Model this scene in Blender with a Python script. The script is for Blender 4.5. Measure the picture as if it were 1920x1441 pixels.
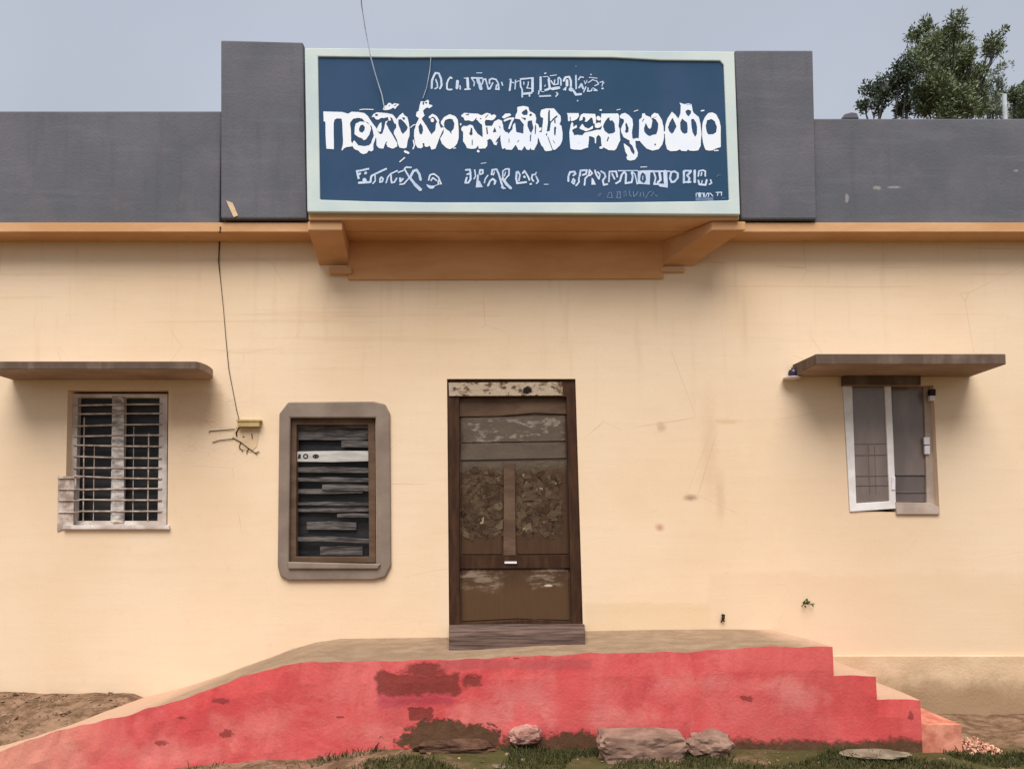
import bpy, bmesh, math, random
import numpy as np
from mathutils import Vector, noise as mnoise
from mathutils.geometry import tessellate_polygon

random.seed(7)
for o in list(bpy.data.objects):
    bpy.data.objects.remove(o)
scene = bpy.context.scene
COL = scene.collection

# ------------------------------------------------------------------ camera
F_PX, PITCH, EYE, DIST, HORIZON = 1387.0, math.radians(3.0), 1.45, 6.03, 1000.0
CY = HORIZON - F_PX * math.tan(PITCH)
cam_d = bpy.data.cameras.new('camera')
cam = bpy.data.objects.new('camera', cam_d)
COL.objects.link(cam)
cam.location = (0, -DIST, EYE)
cam.rotation_euler = (math.radians(90) + PITCH, 0, 0)
cam_d.sensor_fit = 'HORIZONTAL'
cam_d.sensor_width = 36
cam_d.lens = F_PX / 1920 * 36
cam_d.shift_y = (CY - 720.5) / 1920
cam_d.clip_start = 0.05
cam_d.clip_end = 2000
scene.camera = cam

# ------------------------------------------------------------------ sky, sun, exposure
SUN_EL, SUN_AZ = math.radians(60), math.radians(186)      # azimuth: 180 = behind the camera
world = bpy.data.worlds.new('World')
scene.world = world
world.use_nodes = True
wt = world.node_tree
bg = wt.nodes['Background']
sky = wt.nodes.new('ShaderNodeTexSky')
sky.sky_type = 'NISHITA'
sky.sun_disc = False
sky.sun_elevation = SUN_EL
sky.sun_rotation = SUN_AZ
sky.air_density = 1.0
sky.dust_density = 4.0
sky.ozone_density = 1.0
hs = wt.nodes.new('ShaderNodeHueSaturation')
hs.inputs['Saturation'].default_value = 0.42
tcw = wt.nodes.new('ShaderNodeTexCoord')
sepw = wt.nodes.new('ShaderNodeSeparateXYZ')
# overcast: a cloud layer that is brighter overhead than towards the horizon
mr = wt.nodes.new('ShaderNodeMapRange')
mr.inputs['From Min'].default_value = 0.0
mr.inputs['From Max'].default_value = 1.0
mr.inputs['To Min'].default_value = 0.0
mr.inputs['To Max'].default_value = 1.0
crw = wt.nodes.new('ShaderNodeValToRGB')
crw.color_ramp.elements[0].position = 0.22
crw.color_ramp.elements[0].color = (5.0, 5.35, 6.1, 1)
crw.color_ramp.elements[1].position = 1.0
crw.color_ramp.elements[1].color = (5.0, 5.2, 5.6, 1)
e = crw.color_ramp.elements.new(0.55)
e.color = (4.6, 5.0, 5.9, 1)
mxw = wt.nodes.new('ShaderNodeMix')
mxw.data_type = 'RGBA'
mxw.inputs[0].default_value = 0.75
wt.links.new(tcw.outputs['Generated'], sepw.inputs[0])
wt.links.new(sepw.outputs['Z'], mr.inputs['Value'])
wt.links.new(mr.outputs[0], crw.inputs[0])
wt.links.new(sky.outputs[0], hs.inputs['Color'])
wt.links.new(hs.outputs[0], mxw.inputs[6])
wt.links.new(crw.outputs[0], mxw.inputs[7])
cn = wt.nodes.new('ShaderNodeTexNoise')
cn.inputs['Scale'].default_value = 2.2
cn.inputs['Detail'].default_value = 4
cmap = wt.nodes.new('ShaderNodeMapRange')
cmap.inputs['From Min'].default_value = 0.3
cmap.inputs['From Max'].default_value = 0.7
cmap.inputs['To Min'].default_value = 0.93
cmap.inputs['To Max'].default_value = 1.09
cmul = wt.nodes.new('ShaderNodeVectorMath')
cmul.operation = 'SCALE'
wt.links.new(tcw.outputs['Generated'], cn.inputs['Vector'])
wt.links.new(cn.outputs['Fac'], cmap.inputs['Value'])
wt.links.new(cmap.outputs[0], cmul.inputs['Scale'])
wt.links.new(mxw.outputs[2], cmul.inputs[0])
wt.links.new(cmul.outputs[0], bg.inputs[0])
bg.inputs[1].default_value = 0.12

sun_d = bpy.data.lights.new('sun', 'SUN')
sun_d.energy = 4.6
sun_d.angle = math.radians(45)
sun_d.color = (1.0, 0.98, 0.95)
sun = bpy.data.objects.new('sun', sun_d)
COL.objects.link(sun)
sd = Vector((math.sin(SUN_AZ) * math.cos(SUN_EL), math.cos(SUN_AZ) * math.cos(SUN_EL), math.sin(SUN_EL)))
sun.rotation_euler = sd.to_track_quat('Z', 'Y').to_euler()
sun.location = sd * 30

scene.render.engine = 'CYCLES'
scene.cycles.max_bounces = 8
scene.cycles.diffuse_bounces = 5
scene.view_settings.view_transform = 'Standard'
scene.view_settings.look = 'None'
scene.view_settings.gamma = 1
scene.view_settings.exposure = 0.0
scene.render.resolution_x, scene.render.resolution_y = 1024, 768


# ------------------------------------------------------------------ helpers
def P(px, py, y):
    """the point of the plane Y = y that the photograph shows at pixel (px, py)"""
    a, b = (px - 960) / F_PX, (CY - py) / F_PX
    dy = math.cos(PITCH) - b * math.sin(PITCH)
    dz = math.sin(PITCH) + b * math.cos(PITCH)
    t = (y + DIST) / dy
    return Vector((a * t, y, EYE + dz * t))


def lin(r, g, b):
    f = lambda c: (c / 255 / 12.92) if c / 255 <= 0.04045 else ((c / 255 + 0.055) / 1.055) ** 2.4
    return (f(r), f(g), f(b), 1.0)


class Mat:
    def __init__(s, name, rough=0.85, spec=0.25):
        s.m = bpy.data.materials.new(name)
        s.m.use_nodes = True
        s.t = s.m.node_tree
        s.b = s.t.nodes['Principled BSDF']
        s.b.inputs['Roughness'].default_value = rough
        s.b.inputs['Specular IOR Level'].default_value = spec
        s.geo = s.t.nodes.new('ShaderNodeNewGeometry')
        s.pos = s.geo.outputs['Position']

    def set(s, node, key, v):
        if v is None:
            return
        if isinstance(v, bpy.types.NodeSocket):
            s.t.links.new(v, node.inputs[key])
        else:
            node.inputs[key].default_value = v

    def mapv(s, scale=(1, 1, 1), loc=(0, 0, 0), vec=None):
        n = s.t.nodes.new('ShaderNodeMapping')
        s.set(n, 'Vector', vec or s.pos)
        n.inputs['Scale'].default_value = scale
        n.inputs['Location'].default_value = loc
        return n.outputs[0]

    def noise(s, scale=5, detail=5, rough=0.55, vec=None, dist=0.0):
        n = s.t.nodes.new('ShaderNodeTexNoise')
        s.set(n, 'Vector', vec or s.pos)
        n.inputs['Scale'].default_value = scale
        n.inputs['Detail'].default_value = detail
        n.inputs['Roughness'].default_value = rough
        n.inputs['Distortion'].default_value = dist
        return n.outputs['Fac']

    def voro(s, scale=5, vec=None, feature='F1', out='Distance'):
        n = s.t.nodes.new('ShaderNodeTexVoronoi')
        n.feature = feature
        s.set(n, 'Vector', vec or s.pos)
        n.inputs['Scale'].default_value = scale
        return n.outputs[out]

    def math(s, op, a, b=None, c=None):
        n = s.t.nodes.new('ShaderNodeMath')
        n.operation = op
        for i, v in enumerate((a, b, c)):
            if v is not None:
                s.set(n, i, v)
        return n.outputs[0]

    def step(s, v, lo, hi):
        n = s.t.nodes.new('ShaderNodeMapRange')
        n.interpolation_type = 'SMOOTHSTEP'
        s.set(n, 'Value', v)
        n.inputs['From Min'].default_value = lo
        n.inputs['From Max'].default_value = hi
        return n.outputs[0]

    def mix(s, f, a, b):
        n = s.t.nodes.new('ShaderNodeMix')
        n.data_type = 'RGBA'
        s.set(n, 0, f)
        s.set(n, 6, a)
        s.set(n, 7, b)
        return n.outputs[2]

    def xyz(s, vec=None):
        n = s.t.nodes.new('ShaderNodeSeparateXYZ')
        s.set(n, 0, vec or s.pos)
        return n.outputs

    def blot(s, px, py, y, rx, rz, soft=0.5, jag=0.0, jscale=8):
        """soft-edged stain: an ellipse on the plane Y = y, radii in photo pixels"""
        c = P(px, py, y)
        sc = F_PX / (y + DIST)
        v = s.mapv((sc / rx, 0, sc / rz), (-c.x * sc / rx, 0, -c.z * sc / rz))
        n = s.t.nodes.new('ShaderNodeVectorMath')
        n.operation = 'LENGTH'
        s.set(n, 0, v)
        d = n.outputs['Value']
        if jag:
            d = s.math('ADD', d, s.math('MULTIPLY', s.math('SUBTRACT', s.noise(jscale, 7, 0.7, None, 0.4), 0.5), jag * 3.2))
        return s.step(d, 1.0, 1.0 - soft)

    def rect(s, px0, py0, px1, py1, y, soft=0.01, jag=0.0, jscale=8):
        a, b = P(px0, py1, y), P(px1, py0, y)
        o = s.xyz()
        x, z = o[0], o[2]
        if jag:
            x = s.math('ADD', x, s.math('MULTIPLY', s.math('SUBTRACT', s.noise(jscale, 7, 0.7), 0.5), jag * 1.7))
            z = s.math('ADD', z, s.math('MULTIPLY', s.math('SUBTRACT', s.noise(jscale * 1.1, 7, 0.7, s.mapv(loc=(7, 3, 1))), 0.5), jag * 1.7))
        r = s.step(x, a.x - soft, a.x + soft)
        r = s.math('MULTIPLY', r, s.step(x, b.x + soft, b.x - soft))
        r = s.math('MULTIPLY', r, s.step(z, a.z - soft, a.z + soft))
        return s.math('MULTIPLY', r, s.step(z, b.z + soft, b.z - soft))

    def bump(s, h, strength=0.3, dist=0.01):
        n = s.t.nodes.new('ShaderNodeBump')
        n.inputs['Strength'].default_value = strength
        n.inputs['Distance'].default_value = dist
        s.set(n, 'Height', h)
        s.t.links.new(n.outputs[0], s.b.inputs['Normal'])

    def color(s, c):
        s.set(s.b, 'Base Color', c)
        return s.m


class MB:
    def __init__(s):
        s.v, s.f = [], []

    def add(s, vs, fs):
        k = len(s.v)
        s.v += [tuple(v) for v in vs]
        s.f += [tuple(i + k for i in f) for f in fs]
        return s

    def box(s, x0, x1, y0, y1, z0, z1):
        vs = [(x, y, z) for z in (z0, z1) for y in (y0, y1) for x in (x0, x1)]
        return s.add(vs, [(0, 2, 3, 1), (4, 5, 7, 6), (0, 1, 5, 4), (2, 6, 7, 3), (0, 4, 6, 2), (1, 3, 7, 5)])

    def hexa(s, bot, top):
        return s.add(list(bot) + list(top), [(3, 2, 1, 0), (4, 5, 6, 7), (0, 1, 5, 4), (1, 2, 6, 5), (2, 3, 7, 6), (3, 0, 4, 7)])

    def plate(s, outer, holes, y0, y1):
        """outline (and holes) in world x,z; thickness from y0 (front) to y1"""
        loops = [outer] + list(holes)
        flat = [p for l in loops for p in l]
        tris = tessellate_polygon([[Vector((p[0], p[1], 0)) for p in l] for l in loops])
        n = len(flat)
        vs = [(p[0], y0, p[1]) for p in flat] + [(p[0], y1, p[1]) for p in flat]
        fs = []
        for t in tris:
            a, b, c = [Vector(flat[i]) for i in t]
            if (b - a).cross(c - a) < 0:
                t = (t[0], t[2], t[1])
            fs.append(tuple(t))
            fs.append(tuple(i + n for i in (t[0], t[2], t[1])))
        k = 0
        for l in loops:
            m = len(l)
            for i in range(m):
                a, b = k + i, k + (i + 1) % m
                fs.append((a, b, b + n, a + n))
            k += m
        return s.add(vs, fs)

    def pp(s, pts, y, t, holes=()):
        """photo-pixel outline standing on the plane Y = y, t thick towards the back"""
        w = lambda l: [(P(a, b, y).x, P(a, b, y).z) for a, b in l]
        return s.plate(w(pts), [w(h) for h in holes], y, y + t)

    def pr(s, x0, y0, x1, y1, y, t):
        return s.pp([(x0, y0), (x1, y0), (x1, y1), (x0, y1)], y, t)

    def tube(s, pts, r, n=6):
        pts = [Vector(p) for p in pts]
        rs = r if isinstance(r, (list, tuple)) else [r] * len(pts)
        vs, fs = [], []
        for i, p in enumerate(pts):
            d = (pts[min(i + 1, len(pts) - 1)] - pts[max(i - 1, 0)]).normalized()
            u = d.cross(Vector((0, 0, 1)) if abs(d.z) < 0.9 else Vector((1, 0, 0))).normalized()
            w = d.cross(u)
            for k in range(n):
                a = 2 * math.pi * k / n
                vs.append(p + (u * math.cos(a) + w * math.sin(a)) * rs[i])
        for i in range(len(pts) - 1):
            for k in range(n):
                a, b = i * n + k, i * n + (k + 1) % n
                fs.append((a, b, b + n, a + n))
        fs.append(tuple(range(n - 1, -1, -1)))
        fs.append(tuple(range(len(vs) - n, len(vs))))
        return s.add(vs, fs)

    def lathe(s, c, prof, n=16, axis='z'):
        vs, fs = [], []
        for r, h in prof:
            for k in range(n):
                a = 2 * math.pi * k / n
                vs.append((c[0] + r * math.cos(a), c[1] + r * math.sin(a), c[2] + h))
        for i in range(len(prof) - 1):
            for k in range(n):
                a, b = i * n + k, i * n + (k + 1) % n
                fs.append((a, b, b + n, a + n))
        fs.append(tuple(range(n - 1, -1, -1)))
        fs.append(tuple(range(len(vs) - n, len(vs))))
        return s.add(vs, fs)

    def build(s, name, m, parent=None, bevel=0, smooth=False, origin=None, normals=True, extra=None):
        n0 = len(s.f)
        if extra:
            s.add(extra[0].v, extra[0].f)
        me = bpy.data.meshes.new(name)
        off = Vector(origin) if origin else Vector((0, 0, 0))
        if parent:
            p = parent
            off = Vector((0, 0, 0))
            while p:
                off += p.location
                p = p.parent
        me.from_pydata([tuple(Vector(v) - off) for v in s.v], [], s.f)
        if normals:
            bm = bmesh.new()
            bm.from_mesh(me)
            bmesh.ops.recalc_face_normals(bm, faces=bm.faces)
            bm.to_mesh(me)
            bm.free()
        me.materials.append(m)
        if extra:
            me.materials.append(extra[1])
            for p in me.polygons[n0:]:
                p.material_index = 1
        o = bpy.data.objects.new(name, me)
        COL.objects.link(o)
        if parent:
            o.parent = parent
        elif origin:
            o.location = off
        if smooth:
            for p in me.polygons:
                p.use_smooth = True
        if bevel:
            b = o.modifiers.new('bevel', 'BEVEL')
            b.width = bevel
            b.segments = 2
            b.limit_method = 'ANGLE'
            b.angle_limit = math.radians(35)
        return o


def thing(name, label, cat, loc=(0, 0, 0), group=None):
    o = bpy.data.objects.new(name, None)
    o.empty_display_size = 0.2
    COL.objects.link(o)
    o.location = loc
    return tag(o, label, cat, group)


def tag(o, label, cat, group=None):
    o['label'] = label
    o['category'] = cat
    if group:
        o['group'] = group
    return o


# ------------------------------------------------------------------ materials
def m_wall():
    m = Mat('cream_limewash', 0.92, 0.12)
    big = m.noise(0.9, 4, 0.5)
    fine = m.noise(14, 6, 0.6)
    brush = m.noise(3.0, 5, 0.6, m.mapv((0.5, 1, 5)))
    streak = m.noise(2.2, 4, 0.55, m.mapv((2.2, 1, 0.35)))
    c = m.mix(m.step(big, 0.35, 0.65), lin(223, 194, 161), lin(227, 201, 171))
    c = m.mix(m.math('MULTIPLY', m.step(brush, 0.45, 0.7), 0.14), c, lin(210, 178, 142))
    c = m.mix(m.math('MULTIPLY', m.step(streak, 0.52, 0.75), 0.22), c, lin(226, 198, 170))
    c = m.mix(m.math('MULTIPLY', m.step(fine, 0.55, 0.75), 0.16), c, lin(200, 166, 128))
    o_ = m.xyz()
    lines = m.math('MULTIPLY', m.step(m.noise(1.0, 3, 0.6, m.mapv((0.35, 1, 13))), 0.58, 0.66), m.step(o_[2], 2.6, 3.3))
    c = m.mix(m.math('MULTIPLY', lines, 0.18), c, lin(186, 146, 104))
    drip = m.math('MULTIPLY', m.step(m.noise(3.4, 6, 0.6, m.mapv((2.6, 1, 0.22), (3, 0, 0))), 0.54, 0.72), m.step(o_[2], 1.9, 3.4))
    c = m.mix(m.math('MULTIPLY', drip, 0.22), c, lin(184, 148, 112))
    hair = m.step(m.voro(1.1, m.mapv((1, 1, 1.3), vec=None), 'DISTANCE_TO_EDGE'), 0.004, 0.0)
    hair = m.math('MULTIPLY', hair, m.step(m.noise(1.3, 3, 0.5, m.mapv(loc=(8, 1, 2))), 0.52, 0.62))
    c = m.mix(m.math('MULTIPLY', hair, 0.35), c, lin(150, 112, 80))
    patch = m.step(m.noise(1.7, 2, 0.4, m.mapv((0.8, 1, 1.2), (2, 2, 6)), 0.5), 0.53, 0.56)
    c = m.mix(m.math('MULTIPLY', patch, 0.16), c, lin(230, 200, 168))
    # old stains and repairs
    for px, py, rx, rz, col, amt in (
            (1295, 933, 17, 9, (140, 106, 84), 0.75), (1237, 988, 12, 11, (184, 134, 116), 0.75),
            (1240, 800, 14, 14, (178, 146, 116), 0.55), (1330, 840, 24, 150, (202, 164, 134), 0.35),
            (1365, 790, 36, 8, (200, 168, 124), 0.5), (1350, 930, 14, 70, (194, 158, 130), 0.4)):
        c = m.mix(m.math('MULTIPLY', m.blot(px, py, 0, rx, rz, 0.9, 0.35, 14), amt), c, lin(*col))
    # repainted band low on the right of the door, patched plaster left of the shutters
    c = m.mix(m.math('MULTIPLY', m.rect(1096, 1130, 1330, 1185, 0, 0.02, 0.05, 4), 0.45), c, lin(208, 180, 140))
    c = m.mix(m.math('MULTIPLY', m.rect(1330, 1075, 2100, 1232, 0, 0.03, 0.12, 2), 0.35), c, lin(212, 182, 146))
    c = m.mix(m.math('MULTIPLY', m.rect(318, 735, 418, 800, 0, 0.03, 0.06, 5), 0.4), c, lin(200, 162, 124))
    crack = m.voro(9, m.mapv((0.6, 1, 1.7)), 'DISTANCE_TO_EDGE')
    ck = m.math('MULTIPLY', m.step(crack, 0.012, 0.0), m.rect(318, 735, 470, 870, 0, 0.1))
    c = m.mix(m.math('MULTIPLY', ck, 0.35), c, lin(120, 86, 58))
    # soil splash along the foot
    o = m.xyz()
    foot = m.step(m.math('ADD', o[2], m.math('MULTIPLY', m.noise(3, 5, 0.6), 0.35)), 0.5, 0.18)
    c = m.mix(m.math('MULTIPLY', foot, 0.5), c, lin(190, 158, 126))
    m.bump(m.math('ADD', m.math('MULTIPLY', m.noise(60, 4, 0.6), 0.15), m.math('ADD', m.math('MULTIPLY', brush, 0.15), m.math('MULTIPLY', big, 1.2))), 0.35, 0.02)
    return m.color(c)


def m_cement_grey():
    m = Mat('grey_cement_paint', 0.9, 0.15)
    big = m.noise(1.6, 5, 0.55)
    c = m.mix(m.step(big, 0.35, 0.7), lin(92, 92, 97), lin(103, 101, 107))
    c = m.mix(m.math('MULTIPLY', m.step(m.noise(4, 5, 0.6, m.mapv((0.3, 1, 3))), 0.5, 0.7), 0.35), c, lin(110, 112, 118))
    c = m.mix(m.math('MULTIPLY', m.step(m.noise(5, 6, 0.65, m.mapv((3, 1, 0.5))), 0.58, 0.75), 0.4), c, lin(88, 86, 90))
    run = m.math('MULTIPLY', m.step(m.noise(4.5, 7, 0.68, m.mapv((2.4, 1, 0.25), (1, 5, 0))), 0.50, 0.72), 0.2)
    c = m.mix(run, c, lin(70, 68, 72))
    c = m.mix(m.math('MULTIPLY', m.step(m.noise(2.4, 7, 0.7, m.mapv(loc=(4, 4, 9))), 0.50, 0.66), 0.3), c, lin(116, 108, 110))
    c = m.mix(m.step(m.noise(24, 5, 0.7), 0.74, 0.78), c, lin(140, 134, 134))
    for px, py, rx, rz in ((1645, 352, 10, 5), (1678, 351, 16, 3), (1588, 372, 5, 12), (1905, 320, 6, 3)):
        c = m.mix(m.math('MULTIPLY', m.blot(px, py, -0.17, rx, rz, 0.5, 0.6, 40), 0.6), c, lin(160, 152, 150))
    m.bump(m.math('ADD', m.noise(50, 5, 0.65), big), 0.3, 0.012)
    return m.color(c)


def m_plain(name, c0, c1, rough=0.85, scale=6, bump=0.2, bscale=60, spec=0.2, vec=(1, 1, 1)):
    m = Mat(name, rough, spec)
    c = m.mix(m.step(m.noise(scale, 6, 0.6, m.mapv(vec)), 0.35, 0.68), lin(*c0), lin(*c1))
    if bump:
        m.bump(m.noise(bscale, 5, 0.65, m.mapv(vec)), bump, 0.008)
    return m.color(c)


def m_red():
    m = Mat('faded_red_paint', 0.88, 0.15)
    Y = -1.15
    big = m.noise(1.6, 6, 0.6, None, 0.4)
    c = m.mix(m.step(big, 0.36, 0.64), lin(200, 82, 80), lin(206, 102, 98))
    c = m.mix(m.math('MULTIPLY', m.step(m.noise(3.5, 6, 0.62, m.mapv((2.5, 1, 0.6), (4, 0, 2))), 0.5, 0.72), 0.5), c, lin(192, 70, 68))
    c = m.mix(m.math('MULTIPLY', m.step(m.noise(7, 7, 0.7, m.mapv(loc=(3, 3, 3))), 0.56, 0.72), 0.45), c, lin(208, 118, 110))
    c = m.mix(m.math('MULTIPLY', m.step(m.noise(22, 6, 0.7), 0.60, 0.74), 0.35), c, lin(176, 76, 74))
    bl = m.step(m.noise(2.6, 7, 0.68, m.mapv((1, 1, 1.5), (6, 6, 1)), 0.6), 0.48, 0.62)
    c = m.mix(m.math('MULTIPLY', bl, 0.42), c, lin(176, 58, 62))
    c = m.mix(m.math('MULTIPLY', m.rect(1400, 1200, 1740, 1420, Y, 0.12, 0.3, 4), 0.35), c, lin(184, 66, 62))
    # chalky, worn bloom
    for px, py, rx, rz, a in ((900, 1335, 110, 38, 0.5), (1500, 1300, 80, 40, 0.55), (330, 1420, 130, 40, 0.5), (60, 1430, 160, 60, 0.5), (970, 1300, 90, 45, 0.35), (1150, 1345, 140, 30, 0.4), (700, 1370, 120, 28, 0.3), (1330, 1280, 120, 30, 0.35), (480, 1360, 120, 40, 0.35)):
        c = m.mix(m.math('MULTIPLY', m.blot(px, py, Y, rx, rz, 0.95, 0.95, 4), a), c, lin(212, 134, 124))
    c = m.mix(m.math('MULTIPLY', m.rect(1045, 1240, 1105, 1370, Y, 0.05, 0.03), 0.5), c, lin(196, 66, 66))
    fade = m.step(m.math('ADD', m.xyz()[0], m.math('MULTIPLY', m.noise(3, 6, 0.65), 0.9)), -1.9, -2.9)
    c = m.mix(m.math('MULTIPLY', fade, 0.75), c, lin(208, 146, 124))
    # scuffs showing the render
    scf = m.math('MULTIPLY', m.step(m.noise(16, 8, 0.75, m.mapv((0.7, 1, 1.6), (9, 2, 4))), 0.60, 0.66), m.step(m.noise(1.4, 3), 0.42, 0.58))
    c = m.mix(m.math('MULTIPLY', scf, 0.5), c, lin(150, 96, 84))
    # paint gone down to the maroon render
    dark = m.mix(m.noise(20, 5, 0.6), lin(104, 44, 38), lin(128, 60, 52))
    k = m.rect(708, 1262, 862, 1304, Y, 0.016, 0.07, 9)
    k = m.math('MAXIMUM', k, m.blot(795, 1256, Y, 46, 18, 0.5, 0.6, 12))
    k = m.math('MAXIMUM', k, m.blot(885, 1276, Y, 20, 16, 0.5, 0.8, 14))
    k = m.math('MAXIMUM', k, m.rect(768, 1328, 813, 1350, Y, 0.006, 0.05, 12))
    c = m.mix(m.math('MULTIPLY', k, 0.86), c, dark)
    c = m.mix(m.math('MULTIPLY', m.rect(710, 1304, 850, 1322, Y, 0.03, 0.05, 9), 0.6), c, lin(150, 52, 70))
    c = m.mix(m.math('MULTIPLY', m.rect(820, 1236, 1110, 1254, Y, 0.012, 0.03, 9), 0.55), c, lin(164, 80, 80))
    for px, py, rx, rz in ((415, 1313, 18, 6), (340, 1345, 10, 3), (638, 1344, 11, 2.5), (425, 1375, 14, 10), (300, 1392, 16, 7), (1400, 1308, 14, 8), (968, 1234, 8, 2), (1708, 1340, 7, 10)):
        c = m.mix(m.math('MULTIPLY', m.blot(px, py, Y, rx, rz, 0.4, 0.9, 20), 0.75), c, lin(120, 48, 42))
    # broken foot: bare masonry and soil
    foot = m.blot(840, 1382, Y, 105, 32, 0.18, 0.6, 9)
    foot = m.math('MAXIMUM', foot, m.blot(1060, 1396, Y, 170, 26, 0.4, 0.7, 8))
    foot = m.math('MAXIMUM', foot, m.rect(1270, 1388, 1740, 1460, Y, 0.02, 0.10, 6))
    soil = m.mix(m.noise(18, 6, 0.65), lin(64, 46, 30), lin(112, 78, 58))
    c = m.mix(foot, c, soil)
    # upward faces: bare trodden cement with a dusty pink rim
    n = m.xyz(m.geo.outputs['Normal'])[2]
    o = m.xyz()
    top = m.step(n, 0.55, 0.8)
    cem = m.mix(m.step(m.noise(6, 6, 0.6), 0.35, 0.7), lin(134, 110, 88), lin(152, 128, 104))
    cem = m.mix(m.math('MULTIPLY', m.step(m.noise(26, 6, 0.7), 0.55, 0.7), 0.45), cem, lin(108, 88, 70))
    pink = m.math('MAXIMUM', m.step(m.math('ADD', o[0], m.math('MULTIPLY', m.noise(4), 0.3)), 1.95, 2.25),
                  m.step(m.math('ADD', o[0], m.math('MULTIPLY', m.noise(4), 0.5)), -1.7, -2.4))
    cem = m.mix(m.math('MULTIPLY', pink, 0.75), cem, lin(196, 158, 132))
    c = m.mix(top, c, cem)
    h = m.math('ADD', m.math('MULTIPLY', m.noise(45, 6, 0.65), 0.4), m.math('MULTIPLY', big, 1.2))
    h = m.math('SUBTRACT', h, m.math('MULTIPLY', k, 0.5))
    m.bump(m.math('SUBTRACT', h, m.math('MULTIPLY', foot, m.noise(14, 6, 0.7))), 0.5, 0.02)
    return m.color(c)


def m_door():
    m = Mat('weathered_door_wood', 0.8, 0.22)
    Y = 0.07
    grain = m.noise(7, 7, 0.65, m.mapv((5, 1, 0.7)))
    c = m.mix(grain, lin(52, 34, 22), lin(86, 60, 40))
    # grey weathered boards over the upper half
    up = m.rect(862, 775, 1062, 880, Y, 0.05, 0.15, 5)
    c = m.mix(m.math('MULTIPLY', up, 0.85), c, m.mix(m.noise(10, 7, 0.7, m.mapv((0.8, 1, 2.4))), lin(66, 56, 46), lin(112, 98, 84)))
    pl = m.math('MULTIPLY', m.step(m.noise(5, 7, 0.7, m.mapv((1, 1, 2.6))), 0.54, 0.60), m.rect(864, 785, 1055, 830, Y, 0.03, 0.08, 6))
    c = m.mix(m.math('MULTIPLY', pl, 0.7), c, lin(146, 134, 120))
    # flaking old paint in the middle
    vo = m.voro(16, m.mapv((1, 1, 1.2), vec=None), 'F1', 'Color')
    fl = m.math('MULTIPLY', m.step(m.noise(9, 8, 0.72, None, 0.6), 0.46, 0.53), m.rect(866, 872, 1052, 1005, Y, 0.03, 0.16, 6))
    c = m.mix(m.math('MULTIPLY', fl, 0.45), c, m.mix(vo, lin(78, 62, 44), lin(112, 96, 74)))
    dk = m.math('MULTIPLY', m.step(m.noise(11, 8, 0.75, m.mapv(loc=(5, 1, 8)), 0.8), 0.53, 0.58), m.rect(862, 895, 1055, 1010, Y, 0.03, 0.1, 6))
    c = m.mix(m.math('MULTIPLY', dk, 0.8), c, lin(34, 24, 16))
    # pale scuffs on the bottom panels
    sc = m.step(m.noise(7, 7, 0.7, m.mapv((0.8, 1, 3.2))), 0.42, 0.58)
    lo = m.math('MAXIMUM', m.blot(900, 1088, Y, 52, 26, 0.5, 0.6, 9), m.blot(1030, 1082, Y, 46, 26, 0.5, 0.6, 9))
    c = m.mix(m.math('MULTIPLY', m.math('MULTIPLY', sc, lo), 0.7), c, lin(150, 132, 112))
    c = m.mix(m.math('MULTIPLY', m.blot(1028, 1097, Y, 9, 3, 0.4, 0.5, 30), 0.9), c, lin(220, 210, 196))
    c = m.mix(m.math('MULTIPLY', m.rect(850, 1090, 1080, 1200, Y, 0.12, 0.1, 4), 0.5), c, lin(96, 70, 44))
    h = m.math('ADD', m.math('MULTIPLY', grain, 0.5), m.math('SUBTRACT', m.math('MULTIPLY', fl, 0.8), dk))
    m.bump(h, 0.6, 0.008)
    return m.color(c)


def m_flake():
    m = Mat('old_flaking_paint', 0.85, 0.15)
    n = m.t.nodes.new('ShaderNodeValToRGB')
    m.set(n, 'Fac', m.geo.outputs['Random Per Island'])
    el = n.color_ramp.elements
    el[0].position, el[0].color = 0.0, lin(54, 40, 28)
    el[1].position, el[1].color = 1.0, lin(170, 152, 120)
    for p, c in ((0.4, (74, 57, 43)), (0.85, (90, 73, 56)), (0.96, (104, 86, 66))):
        e_ = el.new(p)
        e_.color = lin(*c)
    c = m.mix(m.math('MULTIPLY', m.step(m.noise(30, 6, 0.7), 0.45, 0.6), 0.5), n.outputs[0], lin(66, 50, 36))
    m.bump(m.noise(60, 5, 0.7), 0.4, 0.004)
    return m.color(c)


def m_lintel():
    m = Mat('peeling_white_lintel', 0.85, 0.2)
    c = m.mix(m.noise(12, 6, 0.6, m.mapv((0.6, 1, 3))), lin(150, 126, 104), lin(196, 178, 154))
    c = m.mix(m.step(m.noise(9, 8, 0.75, m.mapv((1, 1, 1.6))), 0.48, 0.58), c, lin(92, 66, 50))
    c = m.mix(m.blot(988, 733, 0.035, 9, 8, 0.2, 0.6, 30), c, lin(30, 20, 14))
    m.bump(m.noise(40, 6, 0.7), 0.4, 0.008)
    return m.color(c)


def m_glass(name, col, rough=0.12):
    m = Mat(name, rough, 0.5)
    c = m.mix(m.step(m.noise(2.5, 5, 0.6, m.mapv((1.5, 1, 0.5))), 0.35, 0.7), lin(*col), lin(*[min(255, int(v * 1.2)) for v in col]))
    m.bump(m.noise(3, 2), 0.03, 0.01)
    return m.color(c)


def m_leaf(name, dark, light, trans=0.25):
    m = Mat(name, 0.6, 0.3)
    f = m.math('ADD', m.math('MULTIPLY', m.geo.outputs['Random Per Island'], 0.55), m.math('MULTIPLY', m.noise(1.6, 3), 0.5))
    c = m.mix(f, lin(*dark), lin(*light))
    m.b.inputs['Transmission Weight'].default_value = 0
    return m.color(c)


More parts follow.
